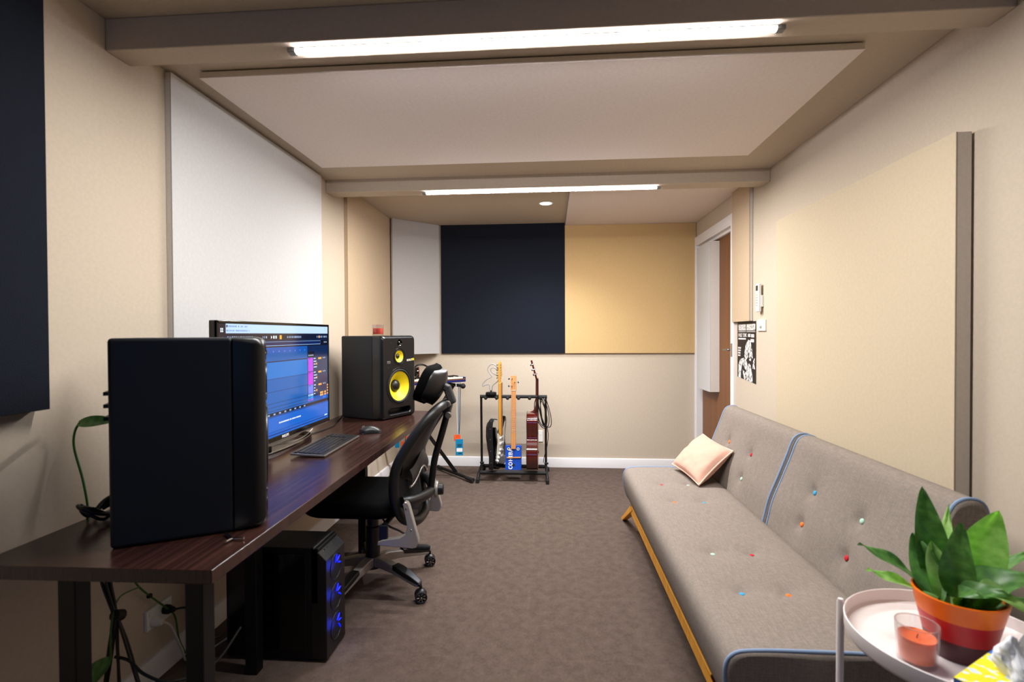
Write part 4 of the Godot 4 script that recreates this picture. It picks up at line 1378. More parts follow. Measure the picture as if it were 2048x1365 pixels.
	# silver side brackets that carry the back
	var poly := PackedVector2Array([Vector2(-0.806, 0.310), Vector2(-0.64, 0.298), Vector2(-0.623, 0.302), Vector2(-0.611, 0.325), Vector2(-0.612, 0.342), Vector2(-0.655, 0.500), Vector2(-0.664, 0.513), Vector2(-0.675, 0.515), Vector2(-0.684, 0.503), Vector2(-0.668, 0.42), Vector2(-0.664, 0.395), Vector2(-0.673, 0.365), Vector2(-0.70, 0.347), Vector2(-0.783, 0.334), Vector2(-0.803, 0.326)])
	for z in [-2.345, -2.845]:
		m = MB.new()
		m.prism(poly, z - 0.003, z + 0.028, Transform3D.IDENTITY, 0.003, 30)
		var br := part_w(m, "side_bracket", M.chair_silver, o, "silver side bracket")
		m = MB.new()
		m.ball(Vector3(-0.667, 0.485, z + 0.028), Vector3(0.005, 0.005, 0.003), 8)
		m.ball(Vector3(-0.645, 0.385, z + 0.028), Vector3(0.005, 0.005, 0.003), 8)
		part_w(m, "bolt", M.chrome, br)
		part_w(slab(Vector3(-0.80, 0.315, z), Vector3(-0.76, 0.40, z + 0.02), 0.004), "bracket_stem", M.black_plastic, br)
	m = MB.new()
	m.tube([Vector3(-0.78, 0.395, -2.83), Vector3(-0.78, 0.395, -2.33)], 0.012, 8)
	part_w(m, "cross_tube", M.black_metal, o)
	# headrest: clamp, hinge, shell and pad
	m = MB.new()
	m.rbox(Transform3D(Basis(Vector3.BACK, -0.25), Vector3(-0.523, 0.915, -2.58)), Vector3(0.04, 0.055, 0.05), 0.008)
	m.rbox(Transform3D(Basis(Vector3.BACK, 0.35), Vector3(-0.512, 0.985, -2.58)), Vector3(0.04, 0.10, 0.045), 0.012)
	m.rbox(Transform3D(Basis(Vector3.BACK, -0.5), Vector3(-0.545, 1.03, -2.58)), Vector3(0.07, 0.035, 0.05), 0.010)
	var cl := part_w(m, "headrest_arm", M.grey_plastic, o)
	for q in [Vector3(-0.516, 0.942, -2.545), Vector3(-0.512, 0.885, -2.545)]:
		m = MB.new()
		m.lathe([Vector2(0.0, 0.0), Vector2(0.017, 0.0), Vector2(0.017, 0.010), Vector2(0.014, 0.013), Vector2(0.0, 0.013)], 20, Transform3D(Basis(Vector3.RIGHT, PI / 2), q))
		part_w(m, "clamp_knob", M.brushed, cl)
	var tiltb := Basis(Vector3.BACK, -0.42)
	for kind in ["headrest_pad", "headrest_shell"]:
		rows = []
		var back: bool = kind == "headrest_shell"
		for i in 13:
			var v := -1.0 + 2.0 * i / 12
			var hw := 0.145 * pow(maxf(0.0, 1 - pow(absf(v), 2.6)), 0.45)
			var row := []
			for j in 24:
				var a := TAU * j / 24
				var s := cos(a)
				var th := sin(a) * 0.040 * pow(maxf(0.0, 1 - v * v * 0.9), 0.5)
				if back: th = sin(a) * 0.020
				var loc := Vector3((0.024 if back else -0.012) + th - 0.05 * s * s * hw / 0.145 - 0.025 * v * v, v * (0.098 if back else 0.110), s * hw * (0.88 if back else 1.0))
				row.append(Vector3(-0.580, 1.026, -2.58) + tiltb * loc)
			rows.append(row)
		m = MB.new()
		m.grid(rows, true)
		part_w(m, kind, M.dark_plastic if back else M.chair_fabric, o)

# ---------------------------------------------------------------- sofa, cushion, side table
func resample(pts: Array, count: int) -> Array:
	var total := 0.0
	var c := pts.size()
	for i in c: total += pts[i].distance_to(pts[(i + 1) % c])
	var out := []
	var step := total / count
	var i := 0
	var along := 0.0
	for k in count:
		var want := k * step
		while i < c and along + pts[i].distance_to(pts[(i + 1) % c]) < want:
			along += pts[i].distance_to(pts[(i + 1) % c])
			i += 1
		var seg: float = pts[i % c].distance_to(pts[(i + 1) % c])
		out.append(pts[i % c].lerp(pts[(i + 1) % c], (want - along) / maxf(seg, 1e-9)))
	return out

# upholstered block: a closed (x, y) profile run along z with rounded ends and buttoned dimples
func upholstery(prof: Array, z0: float, z1: float, dimples: Array, out: Vector3, r := 0.018, rows_n := 84) -> Array:
	var p3 := []
	for q in prof: p3.append(Vector3(q.x, q.y, 0))
	var sm := resample(smooth_path(p3, 8, true), 84)
	var mid := Vector3.ZERO
	for q in sm: mid += q
	mid /= sm.size()
	var zs := []
	for i in 5: zs.append([z0 + (z1 - z0) / absf(z1 - z0) * r * (1 - cos(PI / 2 * i / 4)), r * (1 - sin(PI / 2 * i / 4))])
	for i in range(1, rows_n): zs.append([lerpf(z0, z1, lerpf(0.012, 0.988, float(i) / rows_n)), 0.0])
	for i in 5: zs.append([z1 - (z1 - z0) / absf(z1 - z0) * r * (1 - sin(PI / 2 * i / 4)), r * (1 - cos(PI / 2 * i / 4))])
	var rows := []
	for k in zs:
		var row := []
		for q in sm:
			var d: Vector3 = q - mid
			var p: Vector3 = mid + d * ((d.length() - k[1]) / d.length()) + Vector3(0, 0, k[0])
			var push := 0.0
			for e in dimples:
				var rel: Vector3 = p - e
				if rel.dot(out) > -0.04:
					rel -= out * rel.dot(out)
					var l2 := rel.length_squared()
					push += 0.013 * exp(-l2 / 0.0006) + 0.014 * exp(-l2 / 0.006)
			row.append(p - out * push)
		rows.append(row)
	var m := MB.new()
	m.grid(rows, true, false, z1 < z0)
	# flat ends
	var ends := []
	for e in [0, rows.size() - 1]:
		var cap := MB.new()
		var poly := PackedVector2Array()
		for q in rows[e]: poly.append(Vector2(q.x, q.y))
		var tri := Geometry2D.triangulate_polygon(poly)
		var nor := Vector3(0, 0, signf(z0 - z1) if e == 0 else signf(z1 - z0))
		var id := []
		for q in rows[e]: id.append(cap.p(q, nor))
		for i in range(0, tri.size(), 3): cap.t(id[tri[i]], id[tri[i + 1]], id[tri[i + 2]])
		ends.append(cap)
	return [m, rows[3], rows[rows.size() - 4], ends]

func button(at: Vector3, out: Vector3, c: String, parent: Node3D) -> void:
	var m := MB.new()
	var b := Basis(out.cross(Vector3.BACK).normalized(), out, Vector3.BACK)
	m.ball(at, Vector3(0.0105, 0.0055, 0.0105), 12, b)
	part_w(m, "button", M["button_" + c], parent, c + " button")

func build_sofa() -> void:
	var o := thing("sofa", "grey fabric sofa bed with coloured buttons and pale blue piping", "sofa", Vector3(0.95, 0, -2.4))
	var prof := [Vector2(0.545, 0.205), Vector2(0.51, 0.215), Vector2(0.487, 0.26), Vector2(0.474, 0.33), Vector2(0.476, 0.385), Vector2(0.500, 0.415), Vector2(0.56, 0.424), Vector2(0.68, 0.427), Vector2(0.82, 0.427), Vector2(0.95, 0.422), Vector2(0.995, 0.405), Vector2(1.005, 0.36), Vector2(1.0, 0.24), Vector2(0.985, 0.205), Vector2(0.80, 0.2), Vector2(0.65, 0.2)]
	var dim := []
	for z in [-3.04, -2.73, -2.095, -1.78]:
		for x in [0.648, 0.80]: dim.append(Vector3(x, 0.426, z))
	var u := upholstery(prof, -1.42, -3.38, dim, Vector3.UP)
	var seat := part_w(u[0], "seat_cushion", M.sofa, o)
	for k in [1, 2]:
		var m := MB.new()
		m.tube(resample(u[k], 110), 0.0055, 7, false, true)
		part_w(m, "piping", M.piping, seat, "pale blue piping")
		part_w(u[3][k - 1], "end_panel", M.sofa, seat)
	var cols := ["red", "mint", "orange", "blue", "mint", "red", "blue", "orange"]
	for i in dim.size(): button(dim[i] - Vector3(0, 0.0235, 0), Vector3.UP, cols[i], seat)
	# backrest halves
	var bp := [Vector2(0.985, 0.395), Vector2(0.995, 0.45), Vector2(1.015, 0.53), Vector2(1.055, 0.63), Vector2(1.095, 0.73), Vector2(1.115, 0.785), Vector2(1.135, 0.815), Vector2(1.17, 0.826), Vector2(1.205, 0.812), Vector2(1.218, 0.77), Vector2(1.205, 0.70), Vector2(1.16, 0.56), Vector2(1.12, 0.42), Vector2(1.09, 0.37), Vector2(1.04, 0.36), Vector2(1.005, 0.365)]
	var nrm := Vector3(-0.93, 0.366, 0).normalized()
	var halves := [[-1.505, -2.425, [-1.86, -2.178], ["mint", "red", "blue", "orange"]], [-2.445, -3.40, [-2.845, -3.18], ["red", "mint", "orange", "blue"]]]
	for hf in halves:
		var dd := []
		for z in hf[2]:
			dd.append(Vector3(1.060, 0.642, z)); dd.append(Vector3(1.009, 0.511, z))
		u = upholstery(bp, hf[0], hf[1], dd, nrm)
		var back := part_w(u[0], "backrest", M.sofa, o)
		for k in [1, 2]:
			var m := MB.new()
			m.tube(resample(u[k], 90), 0.0055, 7, false, true)
			part_w(m, "piping", M.piping, back, "pale blue piping")
			part_w(u[3][k - 1], "end_panel", M.sofa, back)
		for i in 4: button(dd[i] - nrm * 0.0235, nrm, hf[3][i], back)
	# oak rails and splayed legs
	part_w(slab(Vector3(0.506, 0.150, -3.27), Vector3(0.545, 0.203, -1.66), 0.003), "rail", M.oak, o, "oak rail under the seat")
	part_w(slab(Vector3(0.955, 0.165, -3.27), Vector3(0.985, 0.20, -1.64), 0.003), "rail", M.oak, o)
	for x in [0.53, 0.97]:
		for e in [[-3.24, -3.60], [-1.66, -1.42]]:
			var m := MB.new()
			var rows := []
			for q in [[0.0, 0.026], [1.0, 0.016]]:
				var c := Vector3(x - 0.02 * q[0] * (1 if x < 0.7 else -1), lerpf(0.2, 0.0, q[0]), lerpf(e[0], e[1], q[0]))
				var row := []
				for p in rounded_rect(q[1] * 2.0, q[1] * 3.4, 0.005, 2): row.append(c + Vector3(p.x, 0, p.y))
				rows.append(row)
			m.grid(rows, true)
			var foot := []
			for q in rows[1]: foot.append(q)
			m.face(foot, Vector3.DOWN)
			part_w(m, "leg", M.oak, o, "splayed oak leg")
	# pink cushion leaning in the far corner
	var cu := thing("cushion", "small pink velvet cushion leaning against the sofa back", "cushion", Vector3(0.87, 0.43, -3.14))
	var c0 := Vector3(0.905, 0.540, -3.150)
	var uu := Vector3(-0.03, 0.012, -0.185)
	var vv := Vector3(0.104, 0.090, -0.032)
	var nn := uu.cross(vv).normalized()
	if nn.x > 0: nn = -nn
	var f := FastNoiseLite.new()
	f.seed = 8; f.frequency = 9.0; f.fractal_octaves = 2
	var edge := []
	for side in [1, -1]:
		var rows := []
		var N := 28
		for i in N + 1:
			var row := []
			for j in N + 1:
				var a := -1.0 + 2.0 * j / N
				var b := -1.0 + 2.0 * i / N
				var th := 0.062 * pow(maxf(0.0, (1 - pow(absf(a), 2.2)) * (1 - pow(absf(b), 2.2))), 0.42)
				var pin := 1.0 - 0.07 * (1 - a * a) * b * b
				var pin2 := 1.0 - 0.07 * (1 - b * b) * a * a
				var p: Vector3 = c0 + uu * a * pin2 + vv * b * pin
				var wr := f.get_noise_3d(p.x * 1.5, p.y, p.z * 1.2) * 0.008 * (1 - pow(maxf(absf(a), absf(b)), 6.0))
				row.append(p + nn * side * (th + wr))
			rows.append(row)
		var m := MB.new()
		m.grid(rows, false, false, side > 0)
		part_w(m, "cover", M.pink, cu)
		if side > 0:
			for j in N: edge.append(rows[0][j])
			for i in N: edge.append(rows[i][N])
			for j in N: edge.append(rows[N][N - j])
			for i in N: edge.append(rows[N - i][0])
	var m := MB.new()
	m.tube(edge, 0.0045, 7, false, true)
	part_w(m, "piping", M.pink_pipe, cu)

func build_table() -> void:
	var T := Vector3(0.914, 0, -1.222)
	var o := thing("tray_table", "round white metal tray table beside the sofa end", "table", T)
	var R := 0.213
	var m := MB.new()
	m.lathe([Vector2(0.0, 0.562), Vector2(R - 0.012, 0.562), Vector2(R - 0.004, 0.565), Vector2(R, 0.572), Vector2(R + 0.001, 0.603), Vector2(R - 0.001, 0.6045), Vector2(R - 0.003, 0.603), Vector2(R - 0.004, 0.576), Vector2(R - 0.010, 0.570), Vector2(0.0, 0.570)], 72, Transform3D.IDENTITY, 40)
	part(m, "tray", M.table_white, o)
	for a in [217.0, 307.0, 37.0, 127.0]:
		var d := Vector3(cos(deg_to_rad(a)), 0, sin(deg_to_rad(a)))
		m = MB.new()
		m.tube([d * (R + 0.009) + Vector3.UP * 0.612, d * (R + 0.009) + Vector3.UP * 0.605, d * (R + 0.012)], [0.006, 0.0085, 0.0085], 12)
		part(m, "leg", M.table_white, o)
	m = MB.new()
	var ring := []
	for i in 48: ring.append(Vector3(cos(TAU * i / 48), 0, sin(TAU * i / 48)) * (R + 0.006) + Vector3.UP * 0.08)
	m.tube(ring, 0.006, 8, false, true)
	part(m, "foot_ring", M.table_white, o)
	candle("candle_glass", "wide glass with half-burnt orange candle on the tray table", Vector3(0.797, 0.570, -1.172), 0.0405, 0.086, M.wax)
	# potted plant
	var P := Vector3(0.915, 0.570, -1.215)
	var pl := thing("potted_plant", "leafy green plant in an orange, red and maroon striped pot on the tray table", "plant", P)
	var bands := [[0.0, 0.045, 0.058, 0.066, M.pot_maroon, "maroon band"], [0.045, 0.092, 0.066, 0.0765, M.pot_red, "red band"], [0.092, 0.135, 0.0765, 0.086, M.pot_orange, "orange band"]]
	for b in bands:
		m = MB.new()
		var pr := [Vector2(b[2] - 0.003, b[0]), Vector2(b[2], b[0] + 0.0001), Vector2(b[3], b[1]), Vector2(b[3] - 0.003, b[1])]
		if b[0] == 0.0: pr = [Vector2(0.0, 0.0), Vector2(b[2] - 0.002, 0.0), Vector2(b[2], 0.002), Vector2(b[3], b[1]), Vector2(b[3] - 0.003, b[1])]
		m.lathe(pr, 48)
		part(m, "pot_band", b[4], pl, b[5])
	m = MB.new()
	m.lathe([Vector2(0.086, 0.1348), Vector2(0.085, 0.137), Vector2(0.082, 0.1365), Vector2(0.076, 0.098)], 48, Transform3D.IDENTITY, 70)
	part(m, "pot_rim", M.pot_orange, pl)
	m = MB.new()
	m.lathe([Vector2(0.078, 0.100), Vector2(0.05, 0.103), Vector2(0.0, 0.104)], 32)
	part(m, "soil", M.soil, pl)
	var base := P + Vector3(0.0, 0.102, -0.012)
	# tip, width, facing, sag, bright?, root offset, blunt
	var leaves := [
		[Vector3(0.765, 0.765, -1.33), 0.040, Vector3(0.2, 0.9, 0.4), 0.014, false, Vector3(-0.03, 0, -0.03), 1.0],
		[Vector3(0.768, 0.715, -1.30), 0.030, Vector3(0.1, 0.9, 0.3), 0.004, true, Vector3(-0.03, 0, -0.01), 1.0],
		[Vector3(0.886, 0.922, -1.29), 0.066, Vector3(-0.5, 0.1, 0.85), -0.012, false, Vector3(-0.005, 0, -0.03), 1.0],
		[Vector3(0.872, 0.806, -1.30), 0.062, Vector3(-0.6, 0.3, 0.7), -0.010, false, Vector3(-0.025, 0, -0.01), 1.15],
		[Vector3(0.893, 0.800, -1.27), 0.050, Vector3(-0.4, 0.2, 0.9), -0.008, true, Vector3(-0.012, 0, 0.0), 1.1],
		[Vector3(0.906, 0.868, -1.20), 0.064, Vector3(-0.75, 0.1, 0.66), -0.006, false, Vector3(0.0, 0, 0.005), 1.05],
		[Vector3(0.998, 0.893, -1.215), 0.098, Vector3(-0.45, 0.25, 0.86), -0.014, true, Vector3(0.02, 0, -0.005), 1.0],
		[Vector3(1.098, 0.790, -1.245), 0.050, Vector3(-0.3, 0.9, 0.3), 0.016, false, Vector3(0.03, 0, -0.02), 1.0],
		[Vector3(1.035, 0.765, -1.165), 0.086, Vector3(-0.4, 0.85, 0.35), 0.030, false, Vector3(0.03, 0, 0.01), 1.1],
		[Vector3(0.985, 0.712, -1.118), 0.058, Vector3(-0.3, 0.9, 0.2), 0.034, true, Vector3(0.015, 0.01, 0.015), 1.1],
		[Vector3(0.905, 0.735, -1.145), 0.052, Vector3(-0.3, 0.85, 0.45), 0.012, false, Vector3(-0.005, 0, 0.02), 1.2],
		[Vector3(0.955, 0.742, -1.140), 0.060, Vector3(-0.2, 0.85, 0.45), 0.020, false, Vector3(0.005, 0, 0.02), 1.2],
		[Vector3(1.0, 0.86, -1.36), 0.030, Vector3(-0.4, 0.2, 0.9), -0.01, true, Vector3(0.0, 0, -0.04), 1.0],
		[Vector3(1.05, 0.700, -1.19), 0.05, Vector3(-0.3, 0.9, 0.3), 0.01, false, Vector3(0.03, 0, 0.0), 1.0]]
	for l in leaves:
		part_w(leaf_mesh(base + l[5], l[0], l[1], l[2], l[3], 0.32, 0.0075, l[6]), "leaf", M.leaf_pale if l[4] else M.leaf, pl)
	# tissue box with a printed lid
	var tb := thing("tissue_box", "yellow and blue flower-print tissue box on the tray table", "tissue box", Vector3(0.899, 0.570, -1.075), deg_to_rad(33))
	tb.position = Vector3(0.873, 0.6045, -1.015)
	var bw := 0.23
	var bd := 0.115
	var bh := 0.045
	m = MB.new()
	var hx := bw / 2
	var hz := bd / 2
	m.face([Vector3(-hx, bh, -hz), Vector3(hx, bh, -hz), Vector3(hx, bh, hz), Vector3(-hx, bh, hz)], Vector3.UP, [Vector2(0, 0), Vector2(1, 0), Vector2(1, 0.62), Vector2(0, 0.62)])
	for s in [-1, 1]:
		m.face([Vector3(-hx, 0, s * hz), Vector3(hx, 0, s * hz), Vector3(hx, bh, s * hz), Vector3(-hx, bh, s * hz)], Vector3(0, 0, s), [Vector2(0, 1), Vector2(1, 1), Vector2(1, 0.63), Vector2(0, 0.63)])
		m.face([Vector3(s * hx, 0, -hz), Vector3(s * hx, 0, hz), Vector3(s * hx, bh, hz), Vector3(s * hx, bh, -hz)], Vector3(s, 0, 0), [Vector2(0.3, 1), Vector2(0.8, 1), Vector2(0.8, 0.63), Vector2(0.3, 0.63)])
	m.face([Vector3(-hx, 0, -hz), Vector3(hx, 0, -hz), Vector3(hx, 0, hz), Vector3(-hx, 0, hz)], Vector3.DOWN)
	var im := flower_print()
	var tm := mat(Color(1, 1, 1), 0.5)
	tm.albedo_texture = im
	part(m, "carton", tm, tb)
	m = MB.new()
	var rows := []
	var nf := FastNoiseLite.new()
	nf.seed = 14; nf.frequency = 14.0
	for i in 12:
		var t := i / 11.0
		var row := []
		for j in 28:
			var a := TAU * j / 28
			var r := lerpf(0.030, 0.046, sin(t * 2.4)) * (1 + 0.28 * sin(a * 3.0 + t * 2.0) + 0.3 * nf.get_noise_2d(cos(a), sin(a) + t * 0.6)) * (1.0 - 0.55 * t * t)
			row.append(Vector3(cos(a) * r * 1.25, bh - 0.002 + t * 0.062 + 0.018 * t * sin(a * 2.0 + 0.8), sin(a) * r * 0.75))
		rows.append(row)
	m.grid(rows, true)
	part(m, "tissue", M.tissue, tb, "crumpled white tissue")

func flower_print() -> ImageTexture:
	var W := 512
	var H := 400
	var im := Image.create(W, H, false, Image.FORMAT_RGB8)
	var f := FastNoiseLite.new()
	f.seed = 17; f.frequency = 0.02; f.fractal_octaves = 3
	var centres := [Vector2(110, 150), Vector2(330, 60), Vector2(420, 190), Vector2(230, 220), Vector2(60, 330), Vector2(320, 340), Vector2(470, 330)]
	for y in H:
		for x in W:
			var c := Color(0.93, 0.86, 0.16)
			var n := f.get_noise_2d(x, y)
			if n > 0.22: c = Color(0.80, 0.86, 0.92)
			if y > 252: c = Color(0.30, 0.47, 0.72) if n < 0.1 else Color(0.20, 0.33, 0.62)
			for k in centres.size():
				var d: Vector2 = Vector2(x, y) - centres[k]
				var an := d.angle() + k
				var r := 58.0 * (0.62 + 0.38 * absf(cos(an * 2.5))) + n * 16.0
				if d.length() < r:
					var t := d.length() / r
					c = Color(0.06, 0.30, 0.72).lerp(Color(0.68, 0.82, 0.95), clampf(t * 1.2 + n, 0, 1))
					if d.length() < 9: c = Color(0.05, 0.1, 0.25)
			if y <= 250 and x > 330 and y < 40: c = Color(0.25, 0.45, 0.78)
			im.set_pixel(x, y, c)
	return ImageTexture.create_from_image(im)

# ---------------------------------------------------------------- guitar rack, guitars, stage keyboard
func build_rack() -> void:
	var o := thing("guitar_rack", "black folding guitar rack holding three guitars by the back wall", "guitar rack", Vector3(-0.33, 0, -4.55))
	var xs := [-0.617, -0.040]
	for i in 2:
		var x: float = xs[i]
		var s := -1.0 if i == 0 else 1.0
		var m := MB.new()
		m.tube([Vector3(x, 0.10, -4.57), Vector3(x, 0.745, -4.55)], 0.0105, 10)
		part_w(m, "upright", M.black_metal, o)
		m = MB.new()
		m.tube(smooth_path([Vector3(x + s * 0.004, 0.018, -4.80), Vector3(x, 0.07, -4.72), Vector3(x, 0.115, -4.58), Vector3(x + s * 0.004, 0.10, -4.50), Vector3(x + s * 0.012, 0.055, -4.42), Vector3(x + s * 0.014, 0.03, -4.40)]), 0.0125, 10)
		part_w(m, "side_foot", M.black_metal, o)
		for z in [-4.81, -4.397]:
			part_w(box(Vector3(x + s * 0.014, 0.020, z), Vector3(0.030, 0.040, 0.034), 0.006), "rubber_foot", M.black_rubber, o)
		m = MB.new()
		m.tube([Vector3(x - 0.014, 0.14, -4.55), Vector3(x + 0.022, 0.14, -4.55)], 0.009, 8)
		part_w(m, "clamp_knob", M.black_rubber, o)
	var m := MB.new()
	m.tube([Vector3(xs[0] - 0.01, 0.735, -4.55), Vector3(xs[1] + 0.012, 0.735, -4.55)], 0.015, 12)
	var bar := part_w(m, "top_bar", M.black_rubber, o)
	for i in 6:
		m = MB.new()
		var x: float = lerpf(-0.575, -0.085, i / 5.0)
		m.ball(Vector3(x, 0.722, -4.538), Vector3(0.016, 0.016, 0.02), 10)
		part_w(m, "neck_rest", M.black_rubber, bar)
	for z in [-4.455, -4.68]:
		m = MB.new()
		m.tube([Vector3(xs[0], 0.078, z), Vector3(xs[1], 0.078, z)], 0.017, 12)
		part_w(m, "body_rail", M.black_rubber, o)
	# flamingo wire lamp on the bar
	var fl := thing("flamingo_lamp", "white flamingo outline lamp on a black base on the guitar rack", "lamp", Vector3(-0.528, 0.751, -4.55))
	m = MB.new()
	m.lathe([Vector2(0.0, 0.0), Vector2(0.048, 0.0), Vector2(0.050, 0.004), Vector2(0.048, 0.020), Vector2(0.042, 0.024), Vector2(0.0, 0.024)], 28)
	part(m, "base", M.black_plastic, fl)
	m = MB.new()
	m.tube([Vector3(0, 0.024, 0), Vector3(0, 0.040, 0)], 0.007, 8)
	part(m, "socket", M.black_plastic, fl)
	var pts := []
	for q in [[-0.538, 0.785], [-0.541, 0.838], [-0.552, 0.845], [-0.580, 0.838], [-0.603, 0.829], [-0.598, 0.853], [-0.570, 0.885], [-0.523, 0.912], [-0.530, 0.930], [-0.553, 0.963], [-0.553, 0.995], [-0.535, 1.018], [-0.510, 1.025], [-0.482, 1.010], [-0.462, 0.975], [-0.472, 0.968], [-0.485, 0.985], [-0.503, 0.995], [-0.526, 0.985], [-0.524, 0.958], [-0.495, 0.935], [-0.459, 0.914], [-0.454, 0.894], [-0.475, 0.865], [-0.513, 0.832], [-0.517, 0.785]]:
		pts.append(Vector3(q[0], q[1], -4.55))
	m = MB.new()
	m.tube(smooth_path(pts, 4), 0.0052, 7)
	part_w(m, "tube_outline", M.neon_tube, fl, "bent white tube in a flamingo outline")
	# coiled leads over the right end
	var c := thing("cable_loops", "coiled black instrument leads hanging on the guitar rack", "cables", Vector3(-0.05, 0.45, -4.53))
	for k in 6:
		var w := 0.022 + 0.005 * k
		var pz := -4.525 + 0.006 * k
		var lp := []
		for i in 14:
			var a := TAU * i / 14
			lp.append(Vector3(-0.068 + 0.007 * k * (1.0 if k % 2 == 0 else -0.4) + cos(a) * w + sin(a) * -0.022 + 0.006 * sin(a * 2.0 + k), 0.605 + sin(a) * (0.125 + 0.008 * (k % 3)), pz + 0.01 * cos(a)))
		m = MB.new()
		m.tube(smooth_path(lp, 4, true), 0.0038, 6, false, true)
		part_w(m, "cable_loop", M.cable_black, c)
	part_w(wire([Vector3(-0.03, 0.48, -4.51), Vector3(-0.018, 0.40, -4.51), Vector3(-0.03, 0.30, -4.52), Vector3(-0.055, 0.20, -4.53), Vector3(-0.062, 0.15, -4.53)], 0.003), "cable_end", M.cable_black, c)
	build_acoustic(); build_electric(); build_box_guitar()

func build_acoustic() -> void:
	# stands edge-on: the body outline lies in the y-z plane, front towards +x
	var o := thing("acoustic_guitar", "dark red acoustic guitar standing edge-on in the rack", "guitar", Vector3(-0.158, 0.095, -4.56))
	var half := [Vector2(0.0, 0.0), Vector2(0.07, 0.004), Vector2(0.135, 0.03), Vector2(0.178, 0.085), Vector2(0.186, 0.15), Vector2(0.165, 0.215), Vector2(0.128, 0.275), Vector2(0.120, 0.32), Vector2(0.133, 0.375), Vector2(0.141, 0.42), Vector2(0.125, 0.468), Vector2(0.075, 0.497), Vector2(0.0, 0.502)]
	var ring := []
	for q in half: ring.append(Vector3(q.x, q.y, 0))
	for i in range(half.size() - 2, 0, -1): ring.append(Vector3(-half[i].x, half[i].y, 0))
	var sm := smooth_path(ring, 6, true)
	var poly := PackedVector2Array()
	for q in sm: poly.append(Vector2(q.x, q.y))
	var xf := Transform3D(Basis(Vector3(0, 0, -1), Vector3.UP, Vector3(1, 0, 0)), Vector3.ZERO)
	var m := MB.new()
	m.prism(poly, -0.048, 0.046, xf, 0.002, 40)
	part(m, "body", M.mahogany, o)
	m = MB.new()
	m.prism(poly, 0.0465, 0.0490, xf, 0.0008, 40)
	var top := part(m, "soundboard", M.maple, o)
	for x in [-0.048, 0.0475]:
		m = MB.new()
		var bind := []
		for q in sm: bind.append(xf * Vector3(q.x * 1.003, q.y, x))
		m.tube(bind, 0.0016, 5, false, true)
		part(m, "binding", M.ink_black, o)
	m = MB.new()
	m.lathe([Vector2(0.0, 0.0), Vector2(0.048, 0.0), Vector2(0.048, 0.0012), Vector2(0.0, 0.0012)], 28, Transform3D(Basis(Vector3.BACK, -PI / 2), Vector3(0.049, 0.34, 0)))
	part(m, "sound_hole", M.ink_black, top)
	part(box(Vector3(0.053, 0.16, 0), Vector3(0.010, 0.022, 0.15), 0.002), "bridge", M.mahogany, top)
	# neck with heel
	m = MB.new()
	var rows := []
	for q in [[0.415, -0.030, 0.026], [0.50, -0.030, 0.026], [0.513, 0.000, 0.026], [0.535, 0.018, 0.026], [0.57, 0.026, 0.0255], [0.70, 0.027, 0.024], [0.80, 0.028, 0.023]]:
		var row := []
		for i in 12:
			var a := PI * i / 11
			row.append(Vector3(0.050 - sin(a) * (0.050 - q[1]), q[0], cos(a) * q[2]))
		rows.append(row)
	m.grid(rows, true)
	var nk := part(m, "neck", M.mahogany, o)
	part(box(Vector3(0.052, 0.605, 0), Vector3(0.005, 0.40, 0.050), 0.001), "fretboard", M.ink_black, nk)
	# headstock tilted back with machine heads
	var hb := Basis(Vector3.BACK, 0.27)
	part(box(Vector3(0.046, 0.80, 0) + hb * Vector3(-0.008, 0.085, 0), Vector3(0.016, 0.175, 0.068), 0.003, 2, hb), "headstock", M.mahogany, o)
	for i in 3:
		for s in [-1, 1]:
			m = MB.new()
			var p := Vector3(0.046, 0.80, 0) + hb * Vector3(-0.004, 0.045 + i * 0.045, s * 0.03)
			m.tube([p + hb * Vector3(-0.022, 0, 0), p + hb * Vector3(0.012, 0, 0)], 0.005, 8)
			m.tube([p + hb * Vector3(-0.018, 0, 0), p + hb * Vector3(-0.018, 0, s * 0.022)], 0.003, 6)
			m.rbox(Transform3D(hb, p + hb * Vector3(-0.018, 0, s * 0.030)), Vector3(0.013, 0.018, 0.010), 0.003)
			part(m, "tuning_peg", M.chrome, o)
	part(box(Vector3(0.0555, 0.80, 0), Vector3(0.006, 0.005, 0.046), 0.001), "nut", M.ivory, nk)

